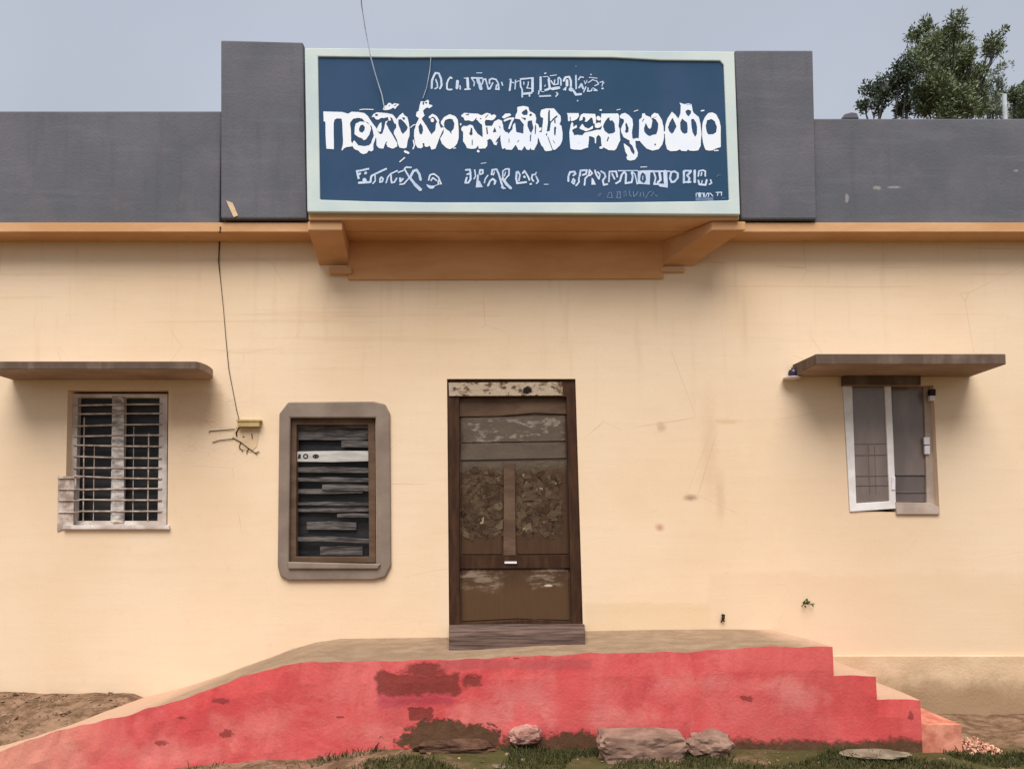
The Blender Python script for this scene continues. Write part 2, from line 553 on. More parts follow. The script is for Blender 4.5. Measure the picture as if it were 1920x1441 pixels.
def m_ground():
    m = Mat('trodden_earth', 0.95, 0.1)
    o = m.xyz()
    c = m.mix(m.step(m.noise(7, 7, 0.68), 0.38, 0.62), lin(96, 74, 54), lin(142, 112, 90))
    c = m.mix(m.step(m.noise(40, 6, 0.75), 0.56, 0.66), c, lin(104, 82, 62))
    c = m.mix(m.step(m.noise(70, 4, 0.7, m.mapv(loc=(2, 5, 1))), 0.66, 0.72), c, lin(204, 186, 164))
    far = m.math('MAXIMUM', m.step(o[1], -2.2, -3.2), m.step(o[1], 0.5, 2.0))
    c = m.mix(far, c, m.mix(m.noise(0.8, 6), lin(66, 66, 36), lin(112, 98, 70)))
    gr = m.math('MULTIPLY', m.step(o[0], -1.0, -0.5), m.math('MULTIPLY', m.step(o[1], -3.0, -1.9), m.step(o[1], -0.75, -1.15)))
    gr = m.math('MULTIPLY', gr, m.step(m.noise(3, 5, 0.6), 0.25, 0.5))
    c = m.mix(gr, c, m.mix(m.noise(14), lin(58, 56, 30), lin(92, 84, 50)))
    m.bump(m.math('ADD', m.noise(30, 6, 0.7), m.math('MULTIPLY', m.voro(28), 0.6)), 0.7, 0.02)
    return m.color(c)


W = m_wall()
SHADOW_TAN = m_plain('tan_painted_shadow', (202, 146, 98), (212, 160, 112), 0.9, 3, 0.2, 40, 0.12, (0.5, 1, 2))  # darker tan, shadow under the sign put into the colour
OCHREPAINT = m_plain('ochre_slab_paint', (194, 145, 102), (207, 162, 121), 0.9, 3, 0.2, 40, 0.12, (0.5, 1, 2))
GREY = m_cement_grey()
RED = m_red()
DOOR = m_door()
LINTEL = m_lintel()
GROUND = m_ground()
FRAME_BROWN = m_plain('dark_door_frame', (54, 34, 23), (72, 48, 33), 0.8, 5, 0.3, 30, 0.15, (4, 1, 0.8))
RAIL_BROWN = m_plain('worn_door_rail', (84, 64, 50), (104, 82, 66), 0.85, 4, 0.3, 26, 0.12, (0.8, 1, 2))
THRESH = m_plain('grey_threshold_wood', (74, 57, 50), (116, 95, 86), 0.85, 6, 0.6, 16, 0.15, (0.5, 1, 8))
def m_plinth():
    m = Mat('bare_plinth_cement', 0.92, 0.12)
    c = m.mix(m.step(m.noise(4, 6, 0.65, m.mapv((0.6, 1, 1.4))), 0.35, 0.7), lin(198, 168, 134), lin(216, 186, 152))
    z = m.xyz()[2]
    d = m.step(m.math('SUBTRACT', z, m.math('MULTIPLY', m.noise(3.5, 6, 0.65), 0.45)), 0.16, -0.1)
    c = m.mix(m.math('MULTIPLY', d, 0.75), c, lin(136, 108, 80))
    m.bump(m.noise(40, 6, 0.65), 0.4, 0.01)
    return m.color(c)


PLINTH = m_plinth()
def m_shade():
    m = Mat('stained_sunshade_concrete', 0.88, 0.15)
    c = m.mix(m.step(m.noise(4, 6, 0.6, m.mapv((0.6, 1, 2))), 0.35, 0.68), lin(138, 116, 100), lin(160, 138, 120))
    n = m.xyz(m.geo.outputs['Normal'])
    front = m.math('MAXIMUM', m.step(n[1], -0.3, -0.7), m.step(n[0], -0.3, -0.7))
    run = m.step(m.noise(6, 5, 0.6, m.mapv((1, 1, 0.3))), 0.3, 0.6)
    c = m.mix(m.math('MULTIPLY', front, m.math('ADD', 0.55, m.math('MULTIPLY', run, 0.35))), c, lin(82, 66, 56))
    m.bump(m.noise(50, 5, 0.65), 0.25, 0.008)
    return m.color(c)


SILL_GREY = m_plain('greyish_pink_plaster', (164, 146, 132), (188, 168, 152), 0.9, 5, 0.2, 40)
SHADE = m_shade()
SIGN_BLUE = m_plain('sign_blue_paint', (44, 72, 98), (54, 76, 106), 0.8, 1.4, 0.05, 30, 0.1)
SIGN_FRAME = m_plain('sign_pale_frame', (184, 196, 196), (198, 206, 200), 0.7, 2, 0.08, 40)
LETTER = m_plain('white_sign_paint', (220, 226, 238), (230, 230, 232), 0.7, 3, 0.0)
LETTER2 = m_plain('thin_white_sign_paint', (176, 192, 216), (204, 214, 230), 0.7, 9, 0.0)
LETTER3 = m_plain('faint_sign_paint', (82, 106, 136), (108, 130, 156), 0.7, 9, 0.0)
FAINTBAR = m_plain('dusty_inner_bar', (112, 100, 94), (134, 120, 112), 0.8, 9, 0.0)
WHITE_FRESH = m_plain('chalky_white_frame', (214, 206, 200), (234, 228, 224), 0.7, 5, 0.15, 30, 0.2)
WHITE_WIN = m_plain('white_window_paint', (176, 162, 152), (220, 212, 206), 0.7, 5, 0.2, 30, 0.3)
GRILLE = m_plain('dusty_grille_metal', (150, 130, 116), (204, 186, 172), 0.6, 14, 0.2, 60, 0.3)
MULLION = m_plain('flaking_mullion', (128, 118, 112), (214, 204, 196), 0.7, 16, 0.4, 40, 0.2, (0.6, 1, 1.4))
SURROUND = m_plain('taupe_surround_plaster', (122, 106, 94), (138, 122, 108), 0.9, 3, 0.2, 50)
SLAT = m_plain('grey_weathered_slat', (54, 49, 47), (108, 101, 97), 0.8, 9, 0.4, 24, 0.2, (0.6, 1, 6))
SLAT_PALE = m_plain('pale_slat', (164, 158, 152), (192, 186, 180), 0.8, 9, 0.2, 30, 0.2, (0.6, 1, 4))
DIRTY = m_plain('dirty_dark_pane', (8, 8, 9), (44, 41, 40), 0.5, 5, 0.2, 16, 0.35, (0.7, 1, 3.5))
DARK = m_plain('dark_interior', (40, 36, 34), (58, 52, 48), 0.95, 3, 0.0)
INK = m_plain('dark_wire', (34, 26, 20), (52, 40, 30), 0.6, 9, 0.0)
PALEWIRE = m_plain('pale_wire', (150, 160, 172), (196, 204, 214), 0.5, 9, 0.0)
OCHRE = m_plain('ochre_box', (168, 142, 92), (190, 164, 112), 0.6, 9, 0.15)
PANE = m_glass('grey_brown_pane', (112, 98, 90), 0.25)
PANE_DARK = m_glass('dark_lower_pane', (92, 80, 76), 0.2)
PURPLE = m_plain('dark_purple_plastic', (36, 26, 44), (52, 40, 60), 0.35, 9, 0.0, spec=0.4)
PORCELAIN = m_plain('white_porcelain', (214, 204, 206), (230, 222, 222), 0.35, 9, 0.0, spec=0.5)
ROCK = m_plain('pinkish_stone', (118, 90, 76), (146, 116, 100), 0.92, 9, 0.7, 26)
SOILROCK = m_plain('soil_stone', (66, 46, 34), (98, 70, 54), 0.95, 12, 0.8, 30)
ROCK2 = m_plain('grey_stone', (104, 92, 74), (138, 124, 104), 0.92, 9, 0.7, 26)
PINKROCK = m_plain('red_painted_rubble', (126, 80, 70), (186, 142, 128), 0.92, 10, 0.6, 26)
BARK = m_plain('tree_bark', (66, 54, 44), (98, 84, 70), 0.9, 9, 0.5, 20, 0.1, (3, 3, 0.6))
BARK_DARK = m_plain('dark_limb_bark', (44, 40, 36), (66, 60, 54), 0.9, 9, 0.3, 20)
GRASS = m_leaf('short_grass', (46, 48, 22), (88, 86, 46))
LEAF = m_leaf('green_leaves', (60, 72, 48), (134, 144, 108))
LEAF_DARK = m_leaf('dark_leaves', (42, 50, 42), (90, 104, 84))
LEAF_PALE = m_leaf('pale_leaves', (98, 108, 90), (150, 158, 138))
LEAF_BUSH = m_leaf('grey_green_leaves', (74, 88, 66), (128, 140, 112))

# ------------------------------------------------------------------ ground
FRONT_H = ([-12, -3.4, -2.5, -1.97, -1.27, -0.7, 0, 1.2, 2.5, 3.0, 12], [-.2, -.2, -.1, -.045, 0.0, .06, .05, .06, .04, .02, .0])


def ground_h(x, y):
    hf = float(np.interp(x, *FRONT_H))
    # earth banked against the wall at the far left
    k = max(0.0, min(1.0, (-2.55 - x) / 0.5)) * max(0.0, min(1.0, (y + 1.05) / 0.75))
    if y > -1.1:
        hb = (0.17 * k) + (1 - k) * (0.01 if x > 0 else -0.06)
        w = max(0.0, min(1.0, (y + 1.1) / 0.25))
        h = hf * (1 - w) + hb * w
    else:
        w = max(0.0, min(1.0, (-1.4 - y) / 3.0))
        h = hf * (1 - w) + 0.0 * w
    if y > 0.15:
        h = -0.05
    n = mnoise.noise(Vector((x * 2.1, y * 2.1, 0))) * 0.02 + mnoise.noise(Vector((x * 7, y * 7, 3))) * 0.009
    return h + n * (1 if y < 0.1 else 0)


gx = [-900, -300, -100, -40, -20, -12, -9, -7] + list(np.arange(-6, 6.01, 0.08)) + [7, 9, 12, 20, 40, 100, 300, 900]
gy = [-900, -300, -100, -40, -20, -12, -9, -7] + list(np.arange(-6, 0.4, 0.08)) + [1, 3, 6, 10, 20, 40, 100, 300, 900]
g = MB()
vs = [(x, y, ground_h(x, y)) for y in gy for x in gx]
n = len(gx)
g.add(vs, [(j * n + i, j * n + i + 1, (j + 1) * n + i + 1, (j + 1) * n + i) for j in range(len(gy) - 1) for i in range(n - 1)])
o = g.build('ground', GROUND, smooth=True)
o['kind'] = 'structure'

# ------------------------------------------------------------------ building
bld = thing('building', 'long single storey building with cream plastered wall and grey parapet', 'building')
SLAB_Y, PAR_Y, PIL_Y, SIGN_Y = -0.20, -0.17, -0.23, -0.45
ZS = P(960, 435, SLAB_Y).z          # underside of the roof slab
ZT = P(960, 417, SLAB_Y).z          # its upper edge
XL, XR = -7.0, 7.0

win_l = [(127, 730), (316, 730), (314, 984), (122, 984)]
win_m = [(543, 782), (704, 782), (706, 1056), (540, 1056)]
win_r = [(1579, 716), (1750, 722), (1762, 962), (1592, 957)]
door_o = [(838, 710), (1079, 710), (1094, 1200), (842, 1200)]
wz = lambda l, y=0: [(P(a, b, y).x, P(a, b, y).z) for a, b in l]
wall = MB()
wall.plate([(XL, -0.4), (XR, -0.4), (XR, ZS), (XL, ZS)], [wz(l) for l in (win_l, win_m, win_r, door_o)], 0, 0.23)
wall.build('wall', W, bld)
back = MB()
back.box(XL, XR, 4.4, 4.6, -0.4, ZS)
back.build('wall', W, bld)
for x in (XL, XR - 0.2):
    MB().box(x, x + 0.2, 0.23, 4.4, -0.4, ZS).build('wall', W, bld)
rm = MB()
rm.box(XL + 0.2, XR - 0.2, 0.24, 4.39, 0.25, 0.30)
for x in (-1.95, -0.75, 1.2):
    rm.box(x, x + 0.12, 0.24, 4.39, 0.30, ZS - 0.01)
rm.build('room', DARK, bld)

sl = MB()
sl.box(XL - 0.15, XR + 0.15, SLAB_Y, 4.8, ZS, ZT)
slab = sl.build('roof_slab', OCHREPAINT, bld, 0.006)
# slab of the little balcony that carries the sign
a, b = P(578, 402, SIGN_Y + 0.02), P(1386, 402, SIGN_Y + 0.02)
MB().box(a.x, b.x, SIGN_Y + 0.025, SLAB_Y - 0.001, ZS + 0.004, ZT + 0.02).build('balcony_slab', OCHREPAINT, bld, 0.006)
MB().box(XL, XR, 4.55, 4.75, ZT, ZT + 0.9).build('parapet', GREY, bld)

# grey parapets
pl = MB()
a, b = P(0, 208, PAR_Y), P(411, 418, PAR_Y)
pl.box(XL, b.x, PAR_Y, 0.0, ZT, a.z)
pl.build('parapet', GREY, bld, 0.012)
pr_ = MB()
a, b = P(1524, 222, PAR_Y), P(1700, 418, PAR_Y)
pr_.box(a.x, XR, PAR_Y, 0.0, ZT, a.z)
pr_.build('parapet', GREY, bld, 0.012)
# pillars each side of the sign
for pts in ([(414, 75), (568, 79), (575, 410), (414, 410)], [(1378, 94), (1524, 94), (1531, 411), (1390, 411)]):
    m_ = MB().pp(pts, PIL_Y, 0.24)
    m_.build('pillar', GREY, bld, 0.012)
# parapet behind the sign
a, b = P(576, 110, PAR_Y), P(1380, 400, PAR_Y)
MB().box(a.x, b.x, PAR_Y, -0.02, ZT, P(900, 112, PAR_Y).z).build('parapet', GREY, bld, 0.012)
MB().pp([(424, 376), (436, 380), (446, 404), (438, 407), (431, 392)], PIL_Y - 0.006, 0.008).build('plaster_chip', PLINTH, bld)


# brackets under the balcony: wedge against the wall, leaning out to the front
def bracket(wall_px, front_px, foot_py, mat):
    zt = ZS + 0.002
    y1 = SIGN_Y + 0.05
    xl, xr = P(wall_px[0], foot_py, 0).x, P(wall_px[1], foot_py, 0).x
    fl, fr = P(front_px[0], 412, y1).x, P(front_px[1], 412, y1).x
    zb = P(960, foot_py, 0).z
    zf = zt - 0.07
    m_ = MB()
    N = 8
    ring = []
    for i in range(N + 1):
        t = i / N
        y = y1 * t
        z = zb + (zf - zb) * (t ** 0.75)
        l, r = xl + (fl - xl) * t, xr + (fr - xr) * t
        ring.append(((l, y, z), (r, y, z), (r, y, zt), (l, y, zt)))
    vs = [p for r in ring for p in r]
    fs = [(3, 2, 1, 0), tuple(len(vs) - 4 + i for i in range(4))]
    for i in range(N):
        for k in range(4):
            a, b = i * 4 + k, i * 4 + (k + 1) % 4
            fs.append((a, b, b + 4, a + 4))
    m_.add(vs, fs)
    m_.build('bracket', mat, bld, 0.008)


bracket((598, 655), (577, 642), 498, OCHREPAINT)
bracket((1240, 1300), (1335, 1398), 500, OCHREPAINT)
MB().pr(616, 499, 659, 512, -0.05, 0.052).build('bracket_foot', OCHREPAINT, bld, 0.01)
MB().pr(1238, 500, 1284, 509, -0.03, 0.032).build('bracket_foot', OCHREPAINT, bld, 0.01)

MB().pp([(650, 436), (1246, 436), (1244, 522), (652, 524)], -0.018, 0.017).build('shadow_strip', SHADOW_TAN, bld, 0.014)  # added strip between the brackets, paints in the shadow below the balcony
# plinth on the right
z = P(1800, 1228, -0.03).z
MB().box(P(1450, 1300, 0).x, XR, -0.03, -0.002, -0.4, z).build('plinth', PLINTH, bld, 0.01)


# sunshades
def shade(outline, ztop, th, mat):
    m_ = MB()
    n_ = len(outline)
    vs = [(x, y, ztop - th) for x, y in outline] + [(x, y, ztop + (0.02 if y > -0.01 else 0)) for x, y in outline]
    fs = [tuple(range(n_ - 1, -1, -1)), tuple(range(n_, 2 * n_))] + [(i, (i + 1) % n_, (i + 1) % n_ + n_, i + n_) for i in range(n_)]
    m_.add(vs, fs)
    return m_.build('sunshade', mat, bld, 0.006)


yf = -0.40
zt = P(200, 677, yf).z
th = zt - P(200, 692, yf).z
xr_ = P(414, 693, 0).x
xf = P(366, 690, yf).x
ol = [(P(24, 700, 0).x, 0.0), (P(-45, 680, yf).x, yf)]
xw = P(388, 712, 0).x
for i in range(13):
    t = i / 12
    ol.append((xf + (xw - xf) * t + (xr_ - 0.5 * (xf + xw)) * math.sin(math.pi * t), yf * (1 + math.cos(math.pi * t)) / 2))
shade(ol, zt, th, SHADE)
yf = -0.45
zt = P(1700, 663, yf).z
th = zt - P(1700, 683, yf).z
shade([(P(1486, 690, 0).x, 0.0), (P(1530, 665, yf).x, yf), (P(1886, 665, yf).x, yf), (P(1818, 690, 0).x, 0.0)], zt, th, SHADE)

# ---- left window: barred, two lights
w = MB().pp([(133, 738), (314, 738), (312, 984), (131, 984)], 0.07, 0.06,
            [[(146, 745), (210, 745), (207, 976), (141, 976)], [(232, 745), (299, 745), (295, 976), (228, 976)]]).build('window', WHITE_WIN, bld, 0.004)
MB().pr(210, 742, 232, 979, 0.058, 0.012).build('mullion', MULLION, w, 0.003)
gb = MB()
rows = [758, 775, 796, 816, 836, 858, 877, 896, 916, 937, 958]
for i, r in enumerate(rows):
    d = [2, 1, 3, 2, -2, -3, 0, -4, 2, -1, 0][i]
    gb.tube([P(138, r + d, 0.064), P(222, r, 0.056), P(303, r - d * 0.3, 0.064)], 0.0072, 6)
for px, top in ((158, 782), (279, 812), (177, 836), (251, 800)):
    gb.tube([P(px, top, 0.068), P(px - 2, 976, 0.068)], 0.005 if px in (158, 279) else 0.003, 6)
gb.build('grille', GRILLE, w)
MB().pr(140, 744, 305, 978, 0.12, 0.006).build('pane', DIRTY, w)
MB().pp([(118, 984), (316, 984), (317, 992), (116, 992)], -0.03, 0.10).build('sill', WHITE_WIN, w, 0.006)
sh = MB()
for r in (896, 917, 938, 960):
    sh.tube([P(109, r, -0.014), P(140, r, -0.014), P(150, r - 1, 0.03)], 0.006, 6)
sh.pp([(109, 892), (139, 892), (137, 986), (107, 996)], -0.008, 0.007)
sh.build('shutter_leaf', GRILLE, w)

# ---- middle window: plaster surround and broken louvres
w = MB().pp([(544, 784), (703, 784), (705, 1054), (541, 1054)], 0.012, 0.07, [[(556, 796), (690, 796), (692, 1043), (555, 1043)]]).build('window', RAIL_BROWN, bld, 0.004)
MB().pp([(540, 753), (700, 752), (722, 757), (731, 775), (733, 1060), (722, 1082), (700, 1087), (540, 1088), (525, 1080), (520, 1060), (523, 775)], -0.03, 0.032,
        [[(544, 783), (704, 783), (706, 1056), (541, 1056)]]).build('surround', SURROUND, w, 0.012)
MB().pr(548, 788, 700, 1050, 0.10, 0.006).build('pane', DIRTY, w)
sv = MB()
random.seed(3)


def slat(m_, x0, x1, y0, y1, lean=0.0, dep=0.05):
    m_.pp([(x0, y0), ((x0 + x1) / 2, y0 - 1.2), (x1, y0 + lean), (x1, y1 + lean), ((x0 + x1) / 2, y1 + 0.8), (x0, y1)], dep, 0.012)


for (x0, x1, y0, y1, lean, dep) in (
        (552, 693, 787, 802, 1, 0.045), (552, 693, 803, 824, 0, 0.06), (640, 693, 826, 838, 1, 0.05),
        (557, 692, 876, 885, 1, 0.05), (556, 692, 895, 902, 1, 0.05), (604, 692, 908, 918, 2, 0.048), (556, 680, 917, 925, -1, 0.06),
        (556, 692, 941, 946, 1, 0.05), (556, 692, 953, 959, -1, 0.06), (632, 692, 963, 969, 0, 0.05),
        (575, 668, 978, 992, 1, 0.075), (556, 692, 1006, 1014, 4, 0.05), (600, 680, 1024, 1040, 0, 0.08)):
    slat(sv, x0, x1, y0, y1, lean, dep)
sv.build('louvre', SLAT, w, 0.002)
ps = MB()
slat(ps, 557, 691, 846, 865, -1, 0.035)
pale = ps.build('louvre', SLAT_PALE, w, 0.002)
ps = MB()
for cx, rx, rz, thin in ((573, 5, 5, 2.4), (592, 6, 4, 2.6)):
    outer = [(cx + rx * math.cos(t * math.pi / 8), 855 + rz * math.sin(t * math.pi / 8)) for t in range(16)]
    inner = [(cx + (rx - thin) * math.cos(t * math.pi / 8), 855 + (rz - thin) * math.sin(t * math.pi / 8)) for t in range(16)]
    ps = MB().pp(outer, 0.0335, 0.0012, [inner])
    if cx > 590:
        ps.pp([(590, 853), (594, 853), (594, 857), (590, 857)], 0.0335, 0.0012)
    ps.build('marking', INK, pale)
ps = MB()
ps.pp([(560, 851), (564, 851), (564, 859), (558, 859)], 0.0335, 0.0012)
ps.build('marking', INK, pale)
MB().pp([(538, 1053), (714, 1057), (708, 1066), (540, 1066)], -0.05, 0.06).build('sill', SURROUND, w, 0.008)

# ---- right window: white leaning casement, grey panes
w = MB().pp([(1581, 722), (1598, 722), (1606, 943), (1668, 939), (1659, 722), (1671, 720), (1680, 938), (1680, 953), (1594, 959)], -0.012, 0.03).build('window', WHITE_FRESH, bld, 0.004)
MB().pp([(1598, 726), (1660, 724), (1668, 939), (1606, 943)], 0.004, 0.006).build('pane', PANE, w)
pn = MB().pp([(1672, 722), (1733, 722), (1738, 892), (1677, 892)], 0.07, 0.006).build('pane', PANE, w)
MB().pp([(1677, 893), (1738, 893), (1738, 941), (1679, 941)], 0.074, 0.006).build('pane', PANE_DARK, w)
gm = MB()
for r in (832, 853, 892, 910):
    gm.tube([P(1603, r, 0.0), P(1666, r - 1, 0.0)], 0.0022, 5)
for r in (890, 922):
    gm.tube([P(1676, r, 0.066), P(1738, r, 0.066)], 0.0035, 5)
for px in (1628, 1640):
    gm.tube([P(px, 832, 0.001), P(px + 3, 926, 0.001)], 0.0018, 5)
gm.build('grille', FAINTBAR, w)
MB().pp([(1733, 722), (1752, 730), (1762, 955), (1738, 944)], 0.05, 0.05).build('jamb', SILL_GREY, w, 0.004)
MB().pp([(1679, 941), (1744, 942), (1762, 950), (1763, 964), (1682, 964)], -0.02, 0.14).build('sill', SILL_GREY, w, 0.006)
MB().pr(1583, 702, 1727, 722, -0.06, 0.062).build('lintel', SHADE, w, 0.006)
hb = MB()
hb.pr(1733, 819, 1744, 833, 0.03, 0.02)
hb.pr(1734, 835, 1744, 851, 0.03, 0.02)
hb.build('hinge', PORCELAIN, w, 0.003)
hb = MB().pr(1744, 741, 1754, 751, -0.01, 0.03)
hb.build('hinge', PORCELAIN, w, 0.003)
MB().pr(1744, 729, 1755, 741, -0.02, 0.04).build('bolt', INK, w, 0.004)
MB().pr(1672, 893, 1679, 918, -0.02, 0.02).build('latch', PORCELAIN, w, 0.003)

# ---- door
d = MB().pp([(838, 710), (1079, 710), (1094, 1196), (842, 1196)], 0.02, 0.09,
            [[(861, 744), (1062, 744), (1072, 1190), (862, 1190)]]).build('door', FRAME_BROWN, bld, 0.004)
MB().pp([(841, 717), (1054, 716), (1056, 741), (842, 742)], 0.008, 0.012).build('lintel', LINTEL, d, 0.003)
MB().pp([(859, 743), (1064, 743), (1074, 1192), (860, 1192)], 0.075, 0.03).build('door_leaf', DOOR, d)
rl = MB()
rl.pp([(861, 745), (1063, 745), (1063, 776), (1000, 774), (930, 780), (861, 781)], 0.06, 0.016)
rl.build('rail', RAIL_BROWN, d, 0.004)
rl = MB()
rl.pp([(862, 1042), (1069, 1041), (1070, 1064), (862, 1065)], 0.058, 0.018)
rl.build('rail', FRAME_BROWN, d, 0.004)
rl = MB()
rl.pp([(862, 1168), (940, 1165), (1000, 1160), (1070, 1166), (1072, 1191), (862, 1191)], 0.06, 0.016)
rl.build('rail', FRAME_BROWN, d, 0.004)
bd = MB()
bd.pp([(864, 783), (1060, 779), (1061, 826), (864, 829)], 0.066, 0.010)
bd.build('board', DOOR, d, 0.004)
bd = MB()
bd.pp([(864, 831), (1061, 829), (1062, 858), (864, 862)], 0.064, 0.012)
bd.build('board', DOOR, d, 0.004)
pn = MB()
FLAKE = m_flake()
random.seed(41)


def flakes(regions, n_):
    """curled chips of old paint still sticking to the boards"""
    mb = MB()
    for i in range(n_):
        x0, y0, x1, y1, r0, r1 = random.choice(regions)
        px, py = random.uniform(x0, x1), random.uniform(y0, y1)
        rr = random.uniform(r0, r1) * (0.6 + random.random() ** 2)
        k = random.randint(7, 11)
        yb = 0.0672 - random.random() * 0.0022
        pts = []
        sx = random.uniform(0.8, 1.5)
        for j in range(k):
            a = 2 * math.pi * j / k
            q = rr * random.uniform(0.35, 1.35)
            pts.append(P(min(max(px + q * sx * math.cos(a), x0 - 3), x1 + 3), py + q * math.sin(a), yb - random.random() ** 3 * 0.004))
        back_ = [Vector((p.x, 0.0685, p.z)) for p in pts]
        m_ = len(pts)
        mb.add(pts + back_, [tuple(range(m_))] + [(j, (j + 1) % m_, (j + 1) % m_ + m_, j + m_) for j in range(m_)])
    return mb


pn.pp([(866, 866), (941, 866), (941, 1038), (866, 1038)], 0.068, 0.008)
pn.build('panel', DOOR, d, 0, extra=(flakes([(872, 880, 936, 905, 2, 6), (874, 895, 934, 1000, 4, 12), (905, 915, 940, 1000, 3, 10), (870, 965, 905, 1008, 4, 9)], 120), FLAKE))
pn = MB()
pn.pp([(970, 866), (1060, 864), (1066, 1037), (970, 1038)], 0.068, 0.008)
pn.build('panel', DOOR, d, 0, extra=(flakes([(975, 885, 1050, 910, 3, 7), (978, 905, 1012, 1000, 4, 10), (988, 908, 1046, 960, 5, 15), (1000, 955, 1052, 1002, 4, 9)], 105), FLAKE))
pn = MB()
pn.pp([(866, 1069), (1066, 1068), (1068, 1162), (970, 1159), (866, 1164)], 0.068, 0.008)
pn.build('panel', DOOR, d, 0.006)
MB().pp([(945, 866), (965, 866), (967, 1041), (944, 1041)], 0.055, 0.02).build('stile', RAIL_BROWN, d, 0.004)
MB().pr(946, 1052, 969, 1056, 0.046, 0.012).build('handle', PORCELAIN, d, 0.002)
tf = -0.72
MB().hexa([P(842, 1226, tf), P(1097, 1222, tf), P(1096, 1196, 0.05), P(842, 1200, 0.05)],
          [P(842, 1191, tf), P(1097, 1185, tf), P(1096, 1168, 0.05), P(842, 1170, 0.05)]).build('threshold', THRESH, d, 0.008)
kn = P(866, 1176, 0.05)
MB().lathe((kn.x, kn.y, kn.z - 0.02), [(0.005, 0), (0.018, 0.01), (0.02, 0.025), (0.01, 0.04)], 10).build('stopper', ROCK2, d, 0, True)

# ------------------------------------------------------------------ sign
sg = thing('signboard', 'wide blue board with white hand painted lettering above the door', 'sign', (0, SIGN_Y, ZT))
fr_o = [(571, 90), (1377, 97), (1388, 402), (576, 397)]
fr_i = [(596, 106), (760, 108), (960, 107), (1150, 108), (1240, 113), (1350, 114), (1357, 122), (1367, 375), (1304, 377), (1150, 379), (800, 379), (690, 377), (600, 374)]
MB().pp(fr_o, SIGN_Y - 0.012, 0.22, [fr_i]).build('frame', SIGN_FRAME, sg, 0.008)
MB().pp([(590, 100), (1362, 106), (1374, 384), (594, 384)], SIGN_Y, 0.18).build('panel', SIGN_BLUE, sg)



# lettering traced as outlines and brush strokes, merged into flat painted shapes
def paint(name, mat, tiles, y, step=0.9):
    xs = [p[0] / 9.6 + t[0] for t in tiles for op in t[2] for p in op[1]]
    ys = [p[1] / 9.6 + t[1] for t in tiles for op in t[2] for p in op[1]]
    x0, x1, y0, y1 = min(xs) - 6, max(xs) + 6, min(ys) - 6, max(ys) + 6
    gx_ = np.arange(x0, x1, step)
    gy_ = np.arange(y0, y1, step)
    Xg, Yg = np.meshgrid(gx_, gy_)
    Fd = np.full(Xg.shape, -9.0)
    for ox, oy, ops in tiles:
        for op in ops:
            kind, pts = op[0], [(p[0] / 9.6 + ox, p[1] / 9.6 + oy) for p in op[1]]
            r = (op[2] / 9.6 / 2) if len(op) > 2 else 0
            ix0 = max(0, int((min(p[0] for p in pts) - r - 4 - x0) / step))
            ix1 = int((max(p[0] for p in pts) + r + 4 - x0) / step) + 1
            iy0 = max(0, int((min(p[1] for p in pts) - r - 4 - y0) / step))
            iy1 = int((max(p[1] for p in pts) + r + 4 - y0) / step) + 1
            gx2, gy2 = Xg[iy0:iy1, ix0:ix1], Yg[iy0:iy1, ix0:ix1]
            dist = np.full(gx2.shape, 1e9)
            ins = np.zeros(gx2.shape, bool)
            poly = kind in 'Pp'
            m_ = len(pts)
            segs = [(pts[i], pts[(i + 1) % m_]) for i in range(m_ if poly else m_ - 1)] or [(pts[0], pts[0])]
            for (ax, ay), (bx, by) in segs:
                dx, dy = bx - ax, by - ay
                L = dx * dx + dy * dy + 1e-9
                t = np.clip(((gx2 - ax) * dx + (gy2 - ay) * dy) / L, 0, 1)
                dist = np.minimum(dist, np.hypot(gx2 - ax - t * dx, gy2 - ay - t * dy))
                if poly:
                    c = ((ay > gy2) != (by > gy2)) & (gx2 < (bx - ax) * (gy2 - ay) / ((by - ay) if by != ay else 1e-9) + ax)
                    ins ^= c
            sdf = np.where(ins, dist, -dist) if poly else r - dist
            sub = Fd[iy0:iy1, ix0:ix1]
            Fd[iy0:iy1, ix0:ix1] = np.maximum(sub, sdf) if kind in 'PS' else np.minimum(sub, -sdf)
    Fd = Fd + 0.25 * np.sin(Xg * 1.3 + np.sin(Yg * 0.9)) * np.sin(Yg * 1.1)     # ragged brush edge
    vid, V, FC = {}, [], []

    def vert(key, px, py):
        if key not in vid:
            vid[key] = len(V)
            V.append(P(px, py, y))
        return vid[key]

    H, Wd = Fd.shape
    pos = Fd > 0
    anyp = pos[:-1, :-1] | pos[1:, :-1] | pos[:-1, 1:] | pos[1:, 1:]
    for j, i in zip(*np.nonzero(anyp)):
        cs = [(j, i), (j, i + 1), (j + 1, i + 1), (j + 1, i)]
        f = []
        for k in range(4):
            a, b = cs[k], cs[(k + 1) % 4]
            fa, fb = Fd[a], Fd[b]
            if fa > 0:
                f.append(vert(a, gx_[a[1]], gy_[a[0]]))
            if (fa > 0) != (fb > 0):
                t = fa / (fa - fb)
                key = (min(a, b), max(a, b))
                f.append(vert(key, gx_[a[1]] + t * (gx_[b[1]] - gx_[a[1]]), gy_[a[0]] + t * (gy_[b[0]] - gy_[a[0]])))
        if len(f) >= 3:
            FC.append(f[::-1])
    mb = MB()
    mb.add(V, FC)
    return mb.build(name, mat, sg)


def ops(txt):
    """one brush mark per line: P outline, p cut-out, S stroke (width first), s scratched line"""
    out = []
    for l in txt.strip().split('\n'):
        k, *rest = l.split()
        wd = None
        if k in 'Ss':
            wd = float(rest[0])
            rest = rest[1:]
        pts = [tuple(float(q) for q in p.split(',')) for p in rest]
        out.append((k, pts) if wd is None else (k, pts, wd))
    return out


